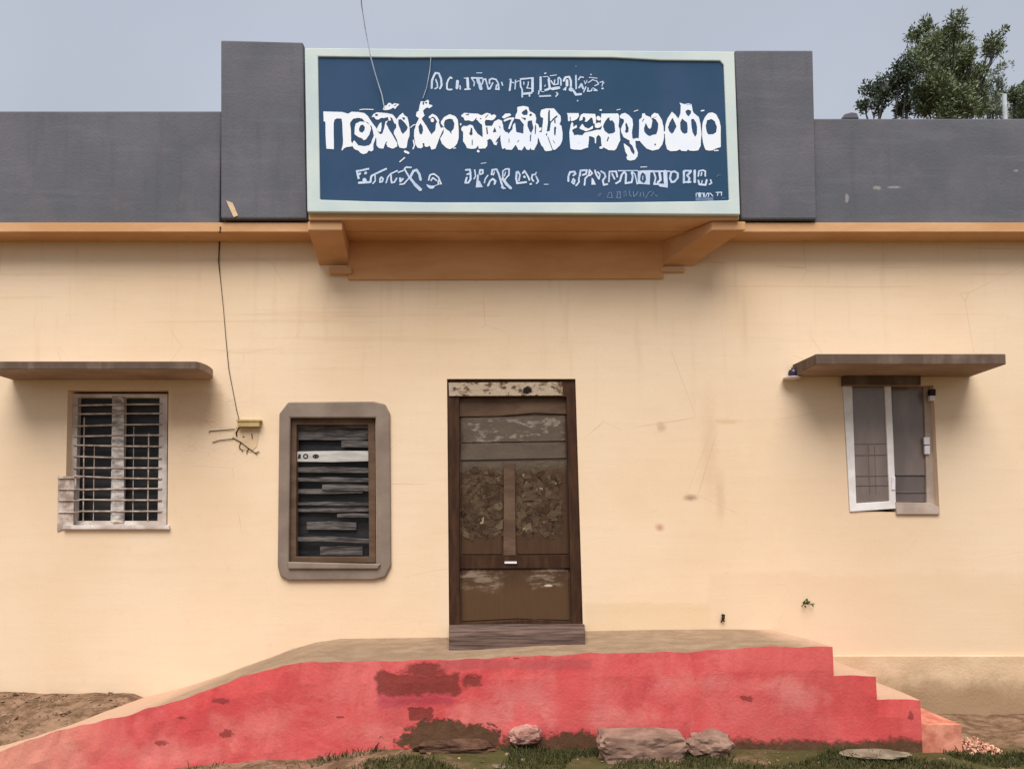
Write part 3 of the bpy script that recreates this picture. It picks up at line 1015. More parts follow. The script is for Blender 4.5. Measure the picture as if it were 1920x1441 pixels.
MAIN = [
    (600, 180, ops('''
P 60,280 400,290 500,320 500,400 400,410 300,405 260,430 245,500 250,960 115,950 100,700 98,465 65,455
P 380,300 520,320 560,420 540,500 555,600 560,820 585,860 570,910 480,920 430,945 400,985 385,975 410,880 415,800 400,480 385,400
P 500,330 560,285 690,290 800,310 860,360 930,470 1020,590 1050,700 1000,760 960,880 960,980 920,1000 880,980 840,1030 780,1050 720,1020 690,985 620,960 580,900 590,830 620,800 690,890 800,905 880,890 920,850 940,780 970,720 950,620 930,550 850,470 800,460 760,410 690,395 600,410 545,480
P 640,500 720,460 820,470 900,520 920,590 890,690 830,780 780,800 770,770 690,740 620,690 625,580
p 770,515 810,560 800,620 760,665 710,640 700,590 730,530
P 925,390 960,330 1020,295 1200,310 1310,335 1370,410 1400,500 1340,500 1300,400 1260,380 1280,440 1240,450 1220,380 1150,400 1100,395 1050,430 1000,420 970,375
s 38 1010,345 1025,345
P 1105,465 1110,560 1090,650 1040,640 1025,590 1060,510
P 1180,460 1230,440 1190,500 1250,620 1310,710 1390,850 1390,910 1310,950 1220,920 1190,860 1220,810 1180,840 1140,950 1060,940 1015,890 1015,780 1000,700 1040,640 1080,690 1120,680 1150,600
P 1360,440 1400,390 1440,340 1490,305 1520,350 1570,380 1590,450 1615,580 1610,720 1580,800 1560,930 1510,945 1430,930 1400,850 1385,790 1330,680 1330,630 1375,570
p 1410,430 1450,415 1490,450 1540,500 1580,570 1560,620 1490,690 1460,640 1410,510
p 1470,385 1530,390 1530,430 1500,430
P 1130,250 1150,180 1200,170 1230,130 1270,125 1300,160 1340,130 1430,150 1380,200 1350,240 1320,210 1260,245 1180,260
p 1222,180 1262,158 1245,190
s 16 1340,180 1370,160
S 16 1630,570 1670,530 1715,515
S 40 1530,1000 1590,1025
S 20 1435,1185 1525,1110
S 14 715,250 780,240 880,242 960,245''')),
    (760, 180, ops('''
P 190,350 205,290 240,270 260,160 280,95 350,105 400,70 430,90 420,150 490,170 480,190 430,225 390,205 320,260 330,320 350,350 300,400 300,430 240,430 240,395 200,375
p 308,110 340,110 335,165 315,160
s 26 365,125 385,125
P 240,420 300,420 390,560 470,695 540,620 550,500 590,450 640,580 680,560 690,590 620,740 580,850 540,950 470,970 440,890 400,920 350,910 340,850 310,850 320,910 290,945 220,935 180,870 155,720 160,620 200,490
p 275,490 310,550 320,620 300,690 260,690 245,630 235,550
S 44 440,385 490,345 550,380 590,450
S 60 485,430 487,445
P 640,460 700,380 800,330 900,365 945,430 960,600 960,760 930,860 880,920 800,960 730,930 660,860 625,770 690,660 690,560 640,500
p 720,430 800,410 850,420 885,500 870,590 830,640 830,700 800,640 750,610 700,560 695,490
S 18 870,945 905,935
S 24 998,500 998,520
S 24 140,950 165,890 145,800
P 1005,350 1060,305 1180,315 1300,320 1370,350 1390,340 1460,305 1530,320 1550,350 1600,330 1640,360 1600,420 1560,440 1450,430 1420,480 1400,530 1340,490 1290,430 1240,450 1200,460 1140,440 1070,445 1050,390 1015,375
p 1080,335 1150,322 1140,350 1090,348
s 14 1445,388 1488,340
s 20 1350,410 1360,410
p 1210,470 1290,380 1285,410 1225,490
P 1005,580 1040,540 1110,545 1160,515 1210,530 1240,590 1300,680 1390,745 1400,560 1440,520 1440,800 1480,810 1475,900 1440,945 1390,945 1370,950 1320,950 1310,890 1270,945 1200,955 1110,940 1080,870 1040,820 1040,650 1010,620
p 1180,570 1205,580 1210,700 1180,715 1145,680 1165,650
s 16 1205,795 1205,880
P 1380,500 1430,470 1440,540 1560,540 1600,460 1680,420 1740,450 1760,560 1720,640 1700,720 1640,800 1665,820 1640,890 1600,880 1550,790 1510,770 1480,800 1400,800
p 1452,565 1475,565 1490,690 1465,690
p 1610,560 1640,650 1570,660
s 14 1690,545 1712,585
s 22 1635,830 1690,760
S 44 1310,992 1314,996''')),
    (920, 180, ops('''
P 200,385 260,320 350,315 370,350 300,380 240,410
S 36 250,445 330,410 410,405
S 34 400,420 370,480 335,580
P 180,560 220,490 230,600 270,655 300,650 320,680 390,600 400,520 440,480 450,560 460,650 590,680 590,560 600,520 520,420 440,410 450,340 480,290 480,200 590,180 680,200 700,280 740,290 800,330 820,400 810,480 860,520 880,580 920,560 910,620 870,640 880,700 850,760 840,860 780,975 730,970 720,920 700,970 650,970 610,900 560,980 500,970 450,880 380,970 270,965 260,930 220,960 200,930 175,780
p 560,290 640,235 670,280 660,340 600,350 560,320
p 700,330 740,318 740,360 700,368
p 680,450 740,440 770,580 730,670 700,630 660,540 665,470
p 540,385 640,400 620,445 580,410
p 800,500 820,560 810,690 795,690 795,580
p 708,720 735,660 722,820 705,820
s 14 332,775 330,840
s 14 485,830 508,800
P 890,330 910,250 950,240 1000,225 1060,225 1140,225 1210,310 1260,360 1265,440 1240,510 1275,540 1295,680 1290,800 1250,890 1160,970 1110,970 1090,985 1000,995 970,980 950,930 910,890 870,780 820,700 830,660 920,650 930,560 940,480 945,400 900,380
p 1048,250 1066,255 1066,400 1070,470 1130,400 1200,345 1205,375 1085,480 1062,630 1008,645 1030,480 1034,300
p 1140,430 1165,420 1170,490 1150,500
p 1150,550 1180,560 1165,715 1140,700 1140,600
p 998,670 1022,680 1010,722 993,710
s 14 1030,740 1110,960
s 10 1120,800 1160,860''')),
    (1040, 180, ops('''
P 220,310 430,310 440,360 400,420 330,450 240,455 235,350
s 14 280,380 280,450
P 440,440 470,340 520,315 600,320 730,325 745,420 740,500 700,500 680,400 650,390 620,430 570,470 540,460 560,420 540,380 510,375 500,430 460,450
S 70 785,395 795,410
S 90 765,535 795,525
P 310,460 335,500 330,560 400,520 400,570 330,600 310,630 340,670 350,710 400,700 500,710 540,660 640,640 760,610 830,610 850,560 830,480 840,320 1140,315 1160,360 1160,450 1150,540 1170,600 1180,800 1140,880 1110,950 1080,980 970,975 890,930 850,920 840,850 830,740 790,700 750,740 745,850 725,860 720,760 690,740 620,720 615,800 600,930 540,945 480,970 340,965 285,950 270,800 265,650 290,520
p 950,400 1000,380 1040,440 1080,500 1090,640 1060,670 970,685 900,630 870,550 900,470
S 44 1005,410 1012,425
s 22 970,745 945,810
s 8 450,820 420,870
P 440,580 500,500 540,560 610,590 690,530 690,590 640,610 570,640 520,620 470,600
S 44 825,930 845,930
S 28 820,256 838,254
S 12 1120,255 1180,240
S 14 1430,280 1500,255
P 1170,360 1210,320 1270,305 1340,350 1400,420 1410,520 1390,660 1400,760 1420,780 1450,760 1520,760 1540,810 1450,810 1460,920 1500,1020 1490,1090 1440,1150 1360,1165 1310,1150 1290,1110 1310,1070 1270,1000 1240,850 1300,890 1350,930 1380,1010 1430,1060 1440,1000 1400,900 1350,850 1350,800 1300,780 1240,740 1200,660 1190,590 1250,460 1240,420 1180,400
p 1290,480 1330,570 1330,640 1300,670 1265,650 1280,590 1270,510
P 1520,430 1570,390 1575,320 1620,310 1640,350 1720,380 1760,440 1740,560 1710,600 1680,570 1640,480 1610,580 1610,640 1660,700 1710,725 1770,700 1830,690 1860,600 1865,500 1820,420 1740,400 1735,360 1790,305 1860,320 1930,430 1960,560 1970,750 1940,870 1870,960 1760,985 1660,950 1590,880 1540,820 1515,760 1520,600
s 14 1605,415 1580,460
s 10 1770,402 1830,376
s 26 1808,880 1812,868''')),
    (1180, 180, ops('''
P 640,690 650,520 690,400 740,330 765,285 830,340 880,410 920,320 925,170 900,120 990,150 1060,135 1120,150 1140,270 1160,310 1250,380 1280,500 1300,680 1290,780 1285,900 1240,980 1160,990 1080,985 1060,960 1030,995 940,990 910,960 850,990 740,995 680,960 650,860
p 780,390 850,550 800,650 770,685 720,640 695,570 720,490
p 950,410 1040,480 1050,560 1045,660 1000,685 950,660 920,600 915,480
p 1110,420 1160,415 1200,480 1220,560 1215,690 1185,740 1140,660 1120,560
p 1010,270 1060,245 1110,270 1110,310 1065,375 1020,320
s 8 1020,162 1110,158
S 40 600,660 650,660
P 1310,600 1320,480 1360,380 1420,310 1490,295 1560,330 1620,440 1645,560 1645,920 1550,950 1500,980 1430,985 1370,970 1330,860 1310,720
p 1400,440 1480,415 1540,460 1575,560 1565,650 1510,690 1420,695 1390,640 1375,540
S 24 1295,270 1340,262
S 20 1530,985 1600,980''')),
]
TOP = [
    (800, 110, ops('''
S 36 90,530 95,400 130,310 160,260 220,270 260,370 270,480 240,540
S 26 165,380 190,450 195,520 150,545
S 30 450,355 430,335 390,380 365,450 365,540 390,560 450,558
S 50 555,410 545,530
S 26 600,490 605,550
S 16 675,355 730,355
S 46 735,360 745,540
S 30 690,555 780,550
S 32 810,350 1000,355
S 24 820,370 860,430 850,490
S 60 920,380 960,480 975,540
S 28 1000,460 1020,380 1060,370 1080,450 1110,550 1140,540 1190,440
S 30 1130,450 1130,380 1180,360 1250,380 1290,450 1300,555 1245,550 1260,480
S 24 1350,430 1365,480
S 14 900,260 995,260
S 16 1490,378 1520,370
S 34 1515,400 1495,570
S 20 1540,430 1570,440
S 22 1600,390 1590,550
S 16 1600,430 1660,400
S 28 1690,370 1915,350
S 28 1685,400 1690,500 1720,560 1720,690
S 40 1740,635 1880,620
S 30 1850,640 1850,675
S 44 1905,360 1905,590
S 18 1750,420 1750,470
S 18 1830,420 1825,480 1800,530 1880,540''')),
    (960, 110, ops('''
S 40 515,340 515,560
S 16 560,330 640,325 680,360
S 40 660,380 680,540 600,570
S 20 600,480 590,500
S 24 485,580 480,640
S 16 520,590 575,600
S 30 500,680 690,670
S 24 790,680 825,640 800,610
S 24 590,268 610,266
S 16 690,312 800,295
S 24 700,400 750,470
S 24 770,390 760,470
S 24 830,350 830,460 780,470
S 26 850,340 880,380 880,480
S 50 725,545 845,525
S 36 930,400 960,340 1030,330 1060,400 1060,500
S 50 990,400 990,480
S 24 930,560 970,520 960,570
S 70 1055,555 1070,560
S 30 1150,310 1155,540
S 26 1200,380 1230,330 1280,340
S 36 1210,520 1250,460 1280,540
S 40 1110,580 1150,650 1240,640
S 14 1300,400 1320,460 1350,390
S 18 1370,430 1400,420 1450,380 1500,400
S 14 1390,340 1450,345 1530,355
S 20 1415,292 1425,288
S 20 1520,400 1560,460 1490,490
S 22 1370,530 1360,590 1430,580 1440,550
S 22 1460,530 1530,575 1470,575
S 16 1580,430 1640,410 1620,500
S 14 1640,440 1660,440
S 30 1625,540 1635,540
S 22 1290,600 1330,510
S 24 1178,760 1184,758
S 14 1150,140 1152,136''')),
]
LOW = [
    (650, 300, ops('''
S 34 180,200 260,190 390,160
S 36 185,205 215,330
S 44 232,252 238,248
S 48 338,238 344,232
S 40 225,410 415,400
S 70 320,360 325,370
S 34 430,395 440,300 460,280 560,230 710,160
S 24 510,270 515,380 470,425
S 30 625,310 655,340 640,390 600,400 600,340 625,310
S 26 710,410 740,310 790,250 910,195
S 30 800,270 800,350 810,410 860,400 900,330
S 24 930,225 1020,190
S 34 960,330 965,390 1010,340
S 26 960,440 1030,430 1110,340
S 30 1160,135 1070,130 1040,160 1130,320
S 44 1130,310 1240,450
S 60 1230,440 1325,530
S 44 1150,300 1200,200 1260,180 1310,260 1330,355
S 28 1475,360 1500,270 1570,250 1650,310 1700,430
S 26 1520,370 1550,320 1620,370
S 26 1650,380 1650,430
P 1430,435 1520,465 1600,460 1560,515 1500,520 1450,480
S 14 1600,460 1680,430''')),
    (850, 300, ops('''
S 14 500,65 590,50
S 34 225,180 300,175 310,240 250,260
S 34 310,270 310,350 270,410 215,410 240,320
S 24 385,180 400,290 375,340
S 36 445,280 430,420
P 430,350 480,380 530,490 400,495
S 30 470,250 480,180 530,180 530,240 490,260
S 24 560,410 570,350 620,280
S 34 690,260 700,180 780,170 820,260 870,430 900,510
S 22 740,220 720,270
S 34 625,460 660,380 710,340 760,380 740,430
S 26 890,310 890,200 940,165 1005,160 1000,270 930,350
S 50 890,340 960,440 1030,505
S 30 870,490 930,510
S 20 940,220 920,290
S 36 1140,220 1130,330 1150,420
S 30 1165,210 1200,270 1180,370
S 36 1180,415 1310,400
S 30 1250,240 1280,195 1340,290 1370,360
S 40 1275,300 1285,310
S 34 1385,432 1400,432
S 30 1480,260 1420,270 1410,330 1440,380
S 28 1490,300 1530,380 1500,420
S 24 1488,232 1494,228
S 14 1635,440 1710,438''')),
    (1050, 300, ops('''
S 34 150,380 150,300 180,220 260,210 280,250 240,280
S 32 240,340 215,400 250,430 265,370 240,340
S 30 340,320 340,400 290,460
S 34 355,290 370,190 480,185 470,250 410,270
S 30 440,450 455,330 520,270 530,180 580,240 540,280
P 570,320 600,340 645,445 565,445
S 30 630,190 650,260 700,340 720,260 680,220
S 32 740,205 800,240 820,300 770,370 790,450 850,435
S 30 880,390 890,210 1010,205 1030,300
S 30 940,250 980,340
S 34 1010,420 1080,380 1110,270 1160,210 1190,260 1180,420 1290,400 1310,300 1290,230
S 26 1300,210 1350,260 1370,340 1390,430
S 20 1050,195 1400,192
P 1400,195 1480,188 1620,185 1880,190 1985,192 1985,215 1625,225 1615,445 1400,430
p 1450,270 1490,220 1540,270 1550,360 1510,420 1440,370
S 14 1490,290 1490,360
S 30 1690,225 1720,320 1700,420
S 42 1790,220 1810,360 1765,400
S 70 1895,215 1905,455
P 1680,405 1790,425 1870,430 1930,430 1940,500 1800,480 1760,450 1680,450
S 16 1450,128 1560,124''')),
    (1200, 300, ops('''
S 36 560,220 540,330 570,400 620,390 680,320 680,240 620,205 560,220
S 40 790,205 790,405
S 34 790,400 910,395
S 30 800,195 920,195
S 40 910,215 850,280 890,330 870,400
S 44 985,195 985,395
S 28 1050,290 1060,200 1130,185 1175,200 1175,290
S 26 1110,230 1100,280
S 34 1050,370 1070,440 1180,450 1200,360
S 18 1120,370 1110,420
S 26 1250,440 1290,410 1270,360
S 16 1010,655 1010,600 1160,600
S 56 1070,610 1075,645
S 34 1150,605 1150,655
S 18 1180,660 1210,600 1245,600 1228,660
S 18 1270,600 1310,650
S 18 1370,585 1470,580 1465,640
S 16 1400,600 1395,640''')),
]
FAINT = [
    (1050, 300, ops('''
S 13 690,650 700,610 740,600 715,655 690,655
S 15 850,680 880,590 920,580 940,680 850,685
S 17 1020,580 1080,570 1090,690 1020,680 1040,600
S 14 1155,665 1150,570 1185,560 1195,650
S 14 1250,550 1250,620 1290,665
S 14 1320,570 1330,660 1380,620 1400,570
S 14 1440,660 1450,590
S 14 1500,580 1510,660
S 14 1540,690 1600,580 1640,570
S 14 1640,650 1690,580
S 14 1720,630 1750,655''')),
    (1200, 300, ops('''
P 1000,668 1320,668 1320,735 1000,735
S 14 1470,690 1530,685
S 14 1380,300 1400,275 1450,270''')),
]
yl = SIGN_Y - 0.003
paint('lettering', LETTER, MAIN, yl)['label'] = 'tall white main line of lettering'
paint('lettering', LETTER2, TOP, yl, 0.6)['label'] = 'small thin upper line of lettering'
for q in (LOW[0:1], LOW[1:2], LOW[2:4]):
    paint('lettering', LETTER2, q, yl, 0.6)['label'] = 'small word of the lower line'
for q in (FAINT[0:1], FAINT[1:2]):
    paint('lettering', LETTER3, q, yl, 0.6)['label'] = 'faint mark below the lower line'

# ------------------------------------------------------------------ entrance platform
PY = -1.15
pf = thing('entrance_platform', 'red painted raised platform with a ramp and end steps before the door', 'platform', (0, PY, 0))


def profile_solid(name, tops, y0, y1, zb, mat, jit=0.006, parent=pf):
    """solid under a top line given as (x, z_front, z_back), from y0 to y1"""
    m_ = MB()
    NY = 8
    cols = []
    for i, (x, zf, zk) in enumerate(tops):
        col = [(x, y0, zb + (zf - zb) * k / 8) for k in range(9)]
        col += [(x, y0 + (y1 - y0) * k / NY, zf + (zk - zf) * k / NY) for k in range(1, NY + 1)]
        cols.append(col)
    nn = len(cols[0])
    vs = []
    for i, col in enumerate(cols):
        for k, p in enumerate(col):
            p = Vector(p)
            if 0 < k < nn - 1:
                q = mnoise.noise(p * 3.1) * 0.012 + mnoise.noise(p * 13) * jit
                if k < 8:
                    p.y += q
                elif k == 8:
                    p.z += mnoise.noise(p * 9) * jit * 1.6
                    p.y += 0.004 + abs(mnoise.noise(p * 16)) * 0.012
                else:
                    p.z += q * 0.5
            vs.append(p)
    fs = [(i * nn + k, (i + 1) * nn + k, (i + 1) * nn + k + 1, i * nn + k + 1) for i in range(len(cols) - 1) for k in range(nn - 1)]
    for i in (0, len(cols) - 1):
        base = len(vs)
        vs.append(Vector((cols[i][0][0], y1, zb)))
        fs.append(tuple(i * nn + k for k in range(nn)) + (base,))
    m_.add(vs, fs)
    return m_.build(name, mat, parent)


def line(pts, N):
    """photo pixels of the front top edge and of the rear edge -> (x, zf, zk)"""
    out = []
    wp = [P(a, b, PY) for a, b, _ in pts]
    xs = [p.x for p in wp]
    zf = [p.z for p in wp]
    zk = [p[2] for p in pts]
    for x in np.linspace(xs[0], xs[-1], N):
        out.append((float(x), float(np.interp(x, xs, zf)), float(np.interp(x, xs, zk))))
    return out


zr = lambda py: P(960, py, 0).z
ramp = [(-60, 1424, zr(1338)), (0, 1408, zr(1332)), (50, 1390, zr(1322)), (100, 1373, zr(1308)), (165, 1356, zr(1296)), (230, 1343, zr(1280)), (290, 1325, zr(1264)), (350, 1307, zr(1246)), (400, 1289, zr(1232)),
        (450, 1269, zr(1216)), (505, 1254, zr(1204)), (560, 1241, zr(1197))]
profile_solid('ramp', line(ramp, 90), PY, -0.002, -0.5, RED, 0.009)
land = [(560, 1241, zr(1197)), (840, 1237, zr(1194)), (1000, 1229, zr(1187)), (1100, 1225, zr(1183)), (1300, 1222, zr(1180)), (1430, 1212, zr(1179)), (1562, 1211, zr(1180))]
profile_solid('landing', line(land, 140), PY, -0.002, -0.5, RED, 0.006)
for x0, y0, x1, y1 in ((1562, 1266, 1643, 1268), (1643, 1311, 1726, 1312)):
    profile_solid('step', line([(x0, y0, P(x0, y0, PY).z), (x1, y1, P(x1, y1, PY).z)], 16), PY, -0.032, -0.5, RED, 0.004)
STEP4 = m_plain('bare_brick_red_step', (170, 96, 78), (206, 138, 112), 0.9, 8, 0.4, 30)
profile_solid('step', line([(1726, 1358, P(1726, 1358, PY).z), (1803, 1359, P(1803, 1359, PY).z)], 16), PY, -0.032, -0.5, STEP4, 0.004)['label'] = 'bare lowest step'

# ------------------------------------------------------------------ wires and fittings
w1 = MB()
pts = [P(720, 199, SIGN_Y - 0.02), P(716, 178, SIGN_Y - 0.03), P(704, 140, SIGN_Y - 0.05), P(695, 107, SIGN_Y - 0.07), P(685, 55, SIGN_Y - 0.12), P(678, 10, SIGN_Y - 0.2), P(675, -40, SIGN_Y - 0.3), P(672, -180, SIGN_Y - 0.8), P(668, -420, SIGN_Y - 2.0)]
w1.tube(pts, 0.0045, 6)
tag(w1.build('overhead_wire', PALEWIRE), 'long thin wire dropping from the sky onto the left of the blue board', 'wire')
w2 = MB()
w2.tube([P(808, 107, SIGN_Y - 0.016), P(806, 133, SIGN_Y - 0.008), P(800, 165, SIGN_Y - 0.008), P(793, 185, SIGN_Y - 0.006)], 0.003, 6)
tag(w2.build('loose_wire', PALEWIRE), 'short loose wire beside the first letter of the upper line', 'wire')
w3 = MB()
w3.tube([P(413, 425, SLAB_Y - 0.006), P(412, 436, SLAB_Y - 0.006), P(412, 439, -0.008), P(410, 490, -0.008), P(413, 520, -0.007), P(419, 580, -0.007), P(424, 640, -0.007), P(429, 692, -0.007), P(434, 718, -0.007), P(444, 770, -0.008), P(449, 789, -0.012)], [0.006, 0.006, 0.006, 0.005, 0.0028, 0.0022, 0.0025, 0.003, 0.0025, 0.0025, 0.003], 6)
tag(w3.build('wall_cable', INK), 'thin dark cable running down the cream wall from the roof edge', 'cable')

jb = thing('junction_box', 'small ochre box on broken plaster between the barred and louvred windows', 'electrical box', tuple(P(463, 800, 0)))
MB().pr(445, 789, 486, 799, -0.05, 0.05).build('box_body', OCHRE, jb, 0.003)
MB().pr(443, 786, 488, 789.6, -0.056, 0.056).build('lid', OCHRE, jb, 0.002)
bp = MB()
bp.pp([(443, 800), (484, 800), (486, 812), (482, 836), (470, 848), (452, 842), (446, 826), (436, 822), (438, 810)], -0.003, 0.002)
bp.build('bare_plaster', PLINTH, jb)
wr = MB()
for l in ([(448, 801), (443, 810), (444, 817)], [(437, 822), (412, 825), (398, 829)], [(436, 820), (452, 829), (466, 840), (482, 851)], [(392, 812), (392, 808), (440, 804)],
          [(452, 828), (448, 838), (456, 846)], [(472, 812), (473, 822)], [(466, 840), (462, 850)], [(478, 849), (486, 846)], [(455, 818), (458, 818)]):
    wr.tube([P(a, b, -0.007) for a, b in l], 0.006 if l[0] == (448, 801) else 0.0032, 5)
wr.build('wiring', INK, jb)

lh = thing('lamp_holder', 'dark bulb holder with a white disc under the end of the right sunshade', 'lamp', tuple(P(1487, 700, -0.05)))
c = P(1487, 706, -0.05)
MB().lathe((c.x, c.y, c.z), [(0.022, 0.0), (0.036, 0.008), (0.04, 0.03), (0.032, 0.055), (0.014, 0.062), (0.014, 0.075)], 14).build('socket', PURPLE, lh, 0, True)
MB().lathe((c.x - 0.012, c.y, c.z - 0.02), [(0.02, 0.0), (0.068, 0.004), (0.072, 0.012), (0.03, 0.019)], 18).build('disc', PORCELAIN, lh, 0, True)

hk = MB()
c = P(1356, 1157, 0)
hk.tube([P(1356, 1153, 0.0), P(1356, 1153, -0.03)], 0.012, 8)
hk.tube([P(1353, 1151, -0.03), P(1356, 1154, -0.034), P(1354, 1159, -0.032), P(1358, 1164, -0.02)], 0.007, 6)
hk.tube([P(1359, 1152, -0.03), P(1358, 1158, -0.03), P(1352, 1165, -0.004)], 0.006, 6)
tag(hk.build('wall_hook', INK, origin=tuple(c)), 'small dark metal hook low on the wall right of the door', 'hook')


def leaf_quad(mb, p, d, n_, L, wd):
    s_ = d.cross(n_).normalized() * wd
    mb.add([p, p + d * L * 0.5 + s_, p + d * L, p + d * L * 0.5 - s_], [(0, 1, 2, 3)])


spr = MB()
spr.tube([P(1503, 1136, 0.0), P(1507, 1132, -0.02), P(1512, 1128, -0.03)], 0.003, 5)
random.seed(11)
for i in range(16):
    p = P(1507 + random.random() * 14, 1124 + random.random() * 9, -0.02 - random.random() * 0.03)
    dd = Vector((random.uniform(-0.3, 1), random.uniform(-0.6, 0.1), random.uniform(-0.5, 0.6))).normalized()
    leaf_quad(spr, p, dd, Vector((random.uniform(-1, 1), -1, random.uniform(-1, 1))), 0.032, 0.009)
tag(spr.build('wall_weed', m_leaf('weed_green', (40, 52, 22), (76, 92, 44)), origin=tuple(P(1503, 1136, 0)), normals=False), 'small green sprig growing out of the cream wall above the steps', 'plant')

ck = MB()
ck.pp([(1580, 222), (1584, 213), (1596, 210), (1608, 212), (1612, 222)], PAR_Y + 0.03, 0.1)
tag(ck.build('coping_chunk', GREY, bevel=0.01, origin=tuple(P(1595, 222, PAR_Y + 0.08))), 'broken grey chunk of coping lying on the right parapet', 'masonry')


# ------------------------------------------------------------------ stones
def stone(name, label, px, py, y, sx, sy, sz, mat, seed, boxy=0.0, group='loose stones at the foot of the platform', rot=0.0):
    bm = bmesh.new()
    bmesh.ops.create_icosphere(bm, subdivisions=4, radius=1)
    off = Vector((seed * 3.7, seed * 1.3, seed * 2.1))
    for v in bm.verts:
        d = v.co.normalized()
        m_ = max(abs(d.x), abs(d.y), abs(d.z))
        p = d * (1 - boxy) + d / m_ * boxy * 0.86
        p *= 1 + mnoise.noise(d * 1.9 + off) * 0.34 * (1 - boxy * 0.7) + abs(mnoise.noise(d * 3.6 + off)) * -0.16 * (1 - boxy * 0.6) + mnoise.noise(d * 7 + off) * 0.06 + mnoise.noise(d * 14 + off) * 0.025
        v.co = Vector((p.x * sx, p.y * sy, p.z * sz))
    me = bpy.data.meshes.new(name)
    bm.to_mesh(me)
    bm.free()
    me.materials.append(mat)
    o = bpy.data.objects.new(name, me)
    COL.objects.link(o)
    o.location = P(px, py, y)
    o.rotation_euler = (0, 0, rot)
    return tag(o, label, 'stone', group)


stone('concrete_block', 'large broken concrete block lying in the grass before the platform', 1202, 1400, -1.33, 0.30, 0.13, 0.112, ROCK, 1, 0.93, rot=0.06)
stone('stone', 'rounded brown stone touching the right end of the concrete block', 1330, 1399, -1.27, 0.15, 0.10, 0.10, ROCK, 2, 0.2)
stone('stone', 'pink stone with paint flakes against the middle of the red wall', 985, 1377, -1.18, 0.11, 0.06, 0.065, PINKROCK, 3, 0.35)
stone('stone', 'flat brown stone under the broken foot of the red wall', 855, 1400, -1.20, 0.27, 0.07, 0.05, SOILROCK, 4, 0.2)
stone('stone', 'pale small stone at the bottom edge in the middle', 945, 1440, -1.45, 0.09, 0.06, 0.03, ROCK2, 7, 0.4)
stone('stone', 'low buff slab of stone beside the foot of the steps', 1640, 1412, -1.32, 0.20, 0.10, 0.014, ROCK2, 8, 0.2)

# heap of pink grit at the end of the steps
hp = MB()
random.seed(21)
c0 = P(1826, 1398, -1.05)
for i in range(240):
    a, r = random.random() * 6.283, math.sqrt(random.random())
    x = c0.x + 0.17 * r * math.cos(a)
    yy = c0.y + 0.14 * r * math.sin(a)
    z = ground_h(x, yy) + 0.11 * (1 - r) ** 0.9 * random.random() ** 0.4
    s_ = random.uniform(0.007, 0.017)
    q = [Vector((x, yy, z)) + Vector((random.uniform(-1, 1), random.uniform(-1, 1), random.uniform(-1, 1))).normalized() * s_ * random.uniform(0.8, 1.3) for _ in range(6)]
    bm = bmesh.new()
    for p in q:
        bm.verts.new(p)
    bmesh.ops.convex_hull(bm, input=bm.verts)
    bm.verts.index_update()
    hp.add([v.co.copy() for v in bm.verts], [[v.index for v in f.verts] for f in bm.faces])
    bm.free()
GRIT = m_plain('pink_grit', (190, 132, 108), (226, 178, 150), 0.95, 30, 0.3, 60)
o = hp.build('rubble_heap', GRIT, origin=(c0.x, c0.y, 0.0))
tag(o, 'small heap of pinkish rubble beside the lowest step', 'rubble')

# ------------------------------------------------------------------ grass and pebbles
gr = MB()
random.seed(5)
for i in range(26000):
    if i < 21000:
        x = random.uniform(-1.25, 3.9)
        y = -1.17 - abs(random.gauss(0, 0.28))
    else:
        x = random.uniform(-3.5, 4.2)
        y = -1.2 - random.random() ** 1.5 * 1.6
    dens = mnoise.noise(Vector((x * 1.6, y * 2.2, 9)))
    if dens < -0.05 or (x < -0.9 and random.random() < 0.75):
        continue
    p = Vector((x, y, ground_h(x, y) - 0.005))
    h = random.uniform(0.012, 0.045) * (1.0 if random.random() < 0.94 else 1.6)
    a = random.random() * 6.283
    lean = Vector((math.cos(a), math.sin(a), 0)) * random.uniform(0.1, 0.9) * h
    s_ = Vector((-math.sin(a), math.cos(a), 0)) * random.uniform(0.002, 0.004)
    gr.add([p - s_, p + s_, p + lean * 0.45 + Vector((0, 0, h * 0.65)) + s_ * 0.7, p + lean + Vector((0, 0, h)), p + lean * 0.45 + Vector((0, 0, h * 0.65)) - s_ * 0.7], [(0, 1, 2, 3, 4)])
o = gr.build('grass', GRASS, normals=False)
o['kind'] = 'stuff'
tag(o, 'short patchy grass growing along the foot of the red platform', 'grass')

pb = MB()
random.seed(8)
for i in range(700):
    if i < 420:
        x, y = random.uniform(-4.0, -2.75), random.uniform(-0.95, -0.05)
    else:
        x, y = random.uniform(-3.6, 4.0), random.uniform(-1.7, -1.2)
    s_ = random.uniform(0.004, 0.013) * (2.2 if random.random() < 0.10 else 1)
    c = Vector((x, y, ground_h(x, y) + s_ * 0.2))
    bm = bmesh.new()
    for _ in range(8):
        bm.verts.new(c + Vector((random.uniform(-1, 1), random.uniform(-1, 1), random.uniform(-0.7, 0.7))).normalized() * s_ * random.uniform(0.8, 1.25))
    bmesh.ops.convex_hull(bm, input=bm.verts)
    bm.verts.index_update()
    pb.add([v.co.copy() for v in bm.verts], [[v.index for v in f.verts] for f in bm.faces])
    bm.free()
o = pb.build('gravel', m_plain('earthy_gravel', (104, 84, 64), (158, 128, 106), 0.95, 40, 0.3, 60))
o['kind'] = 'stuff'
tag(o, 'loose gravel and earth clods against the wall at the far left', 'gravel')


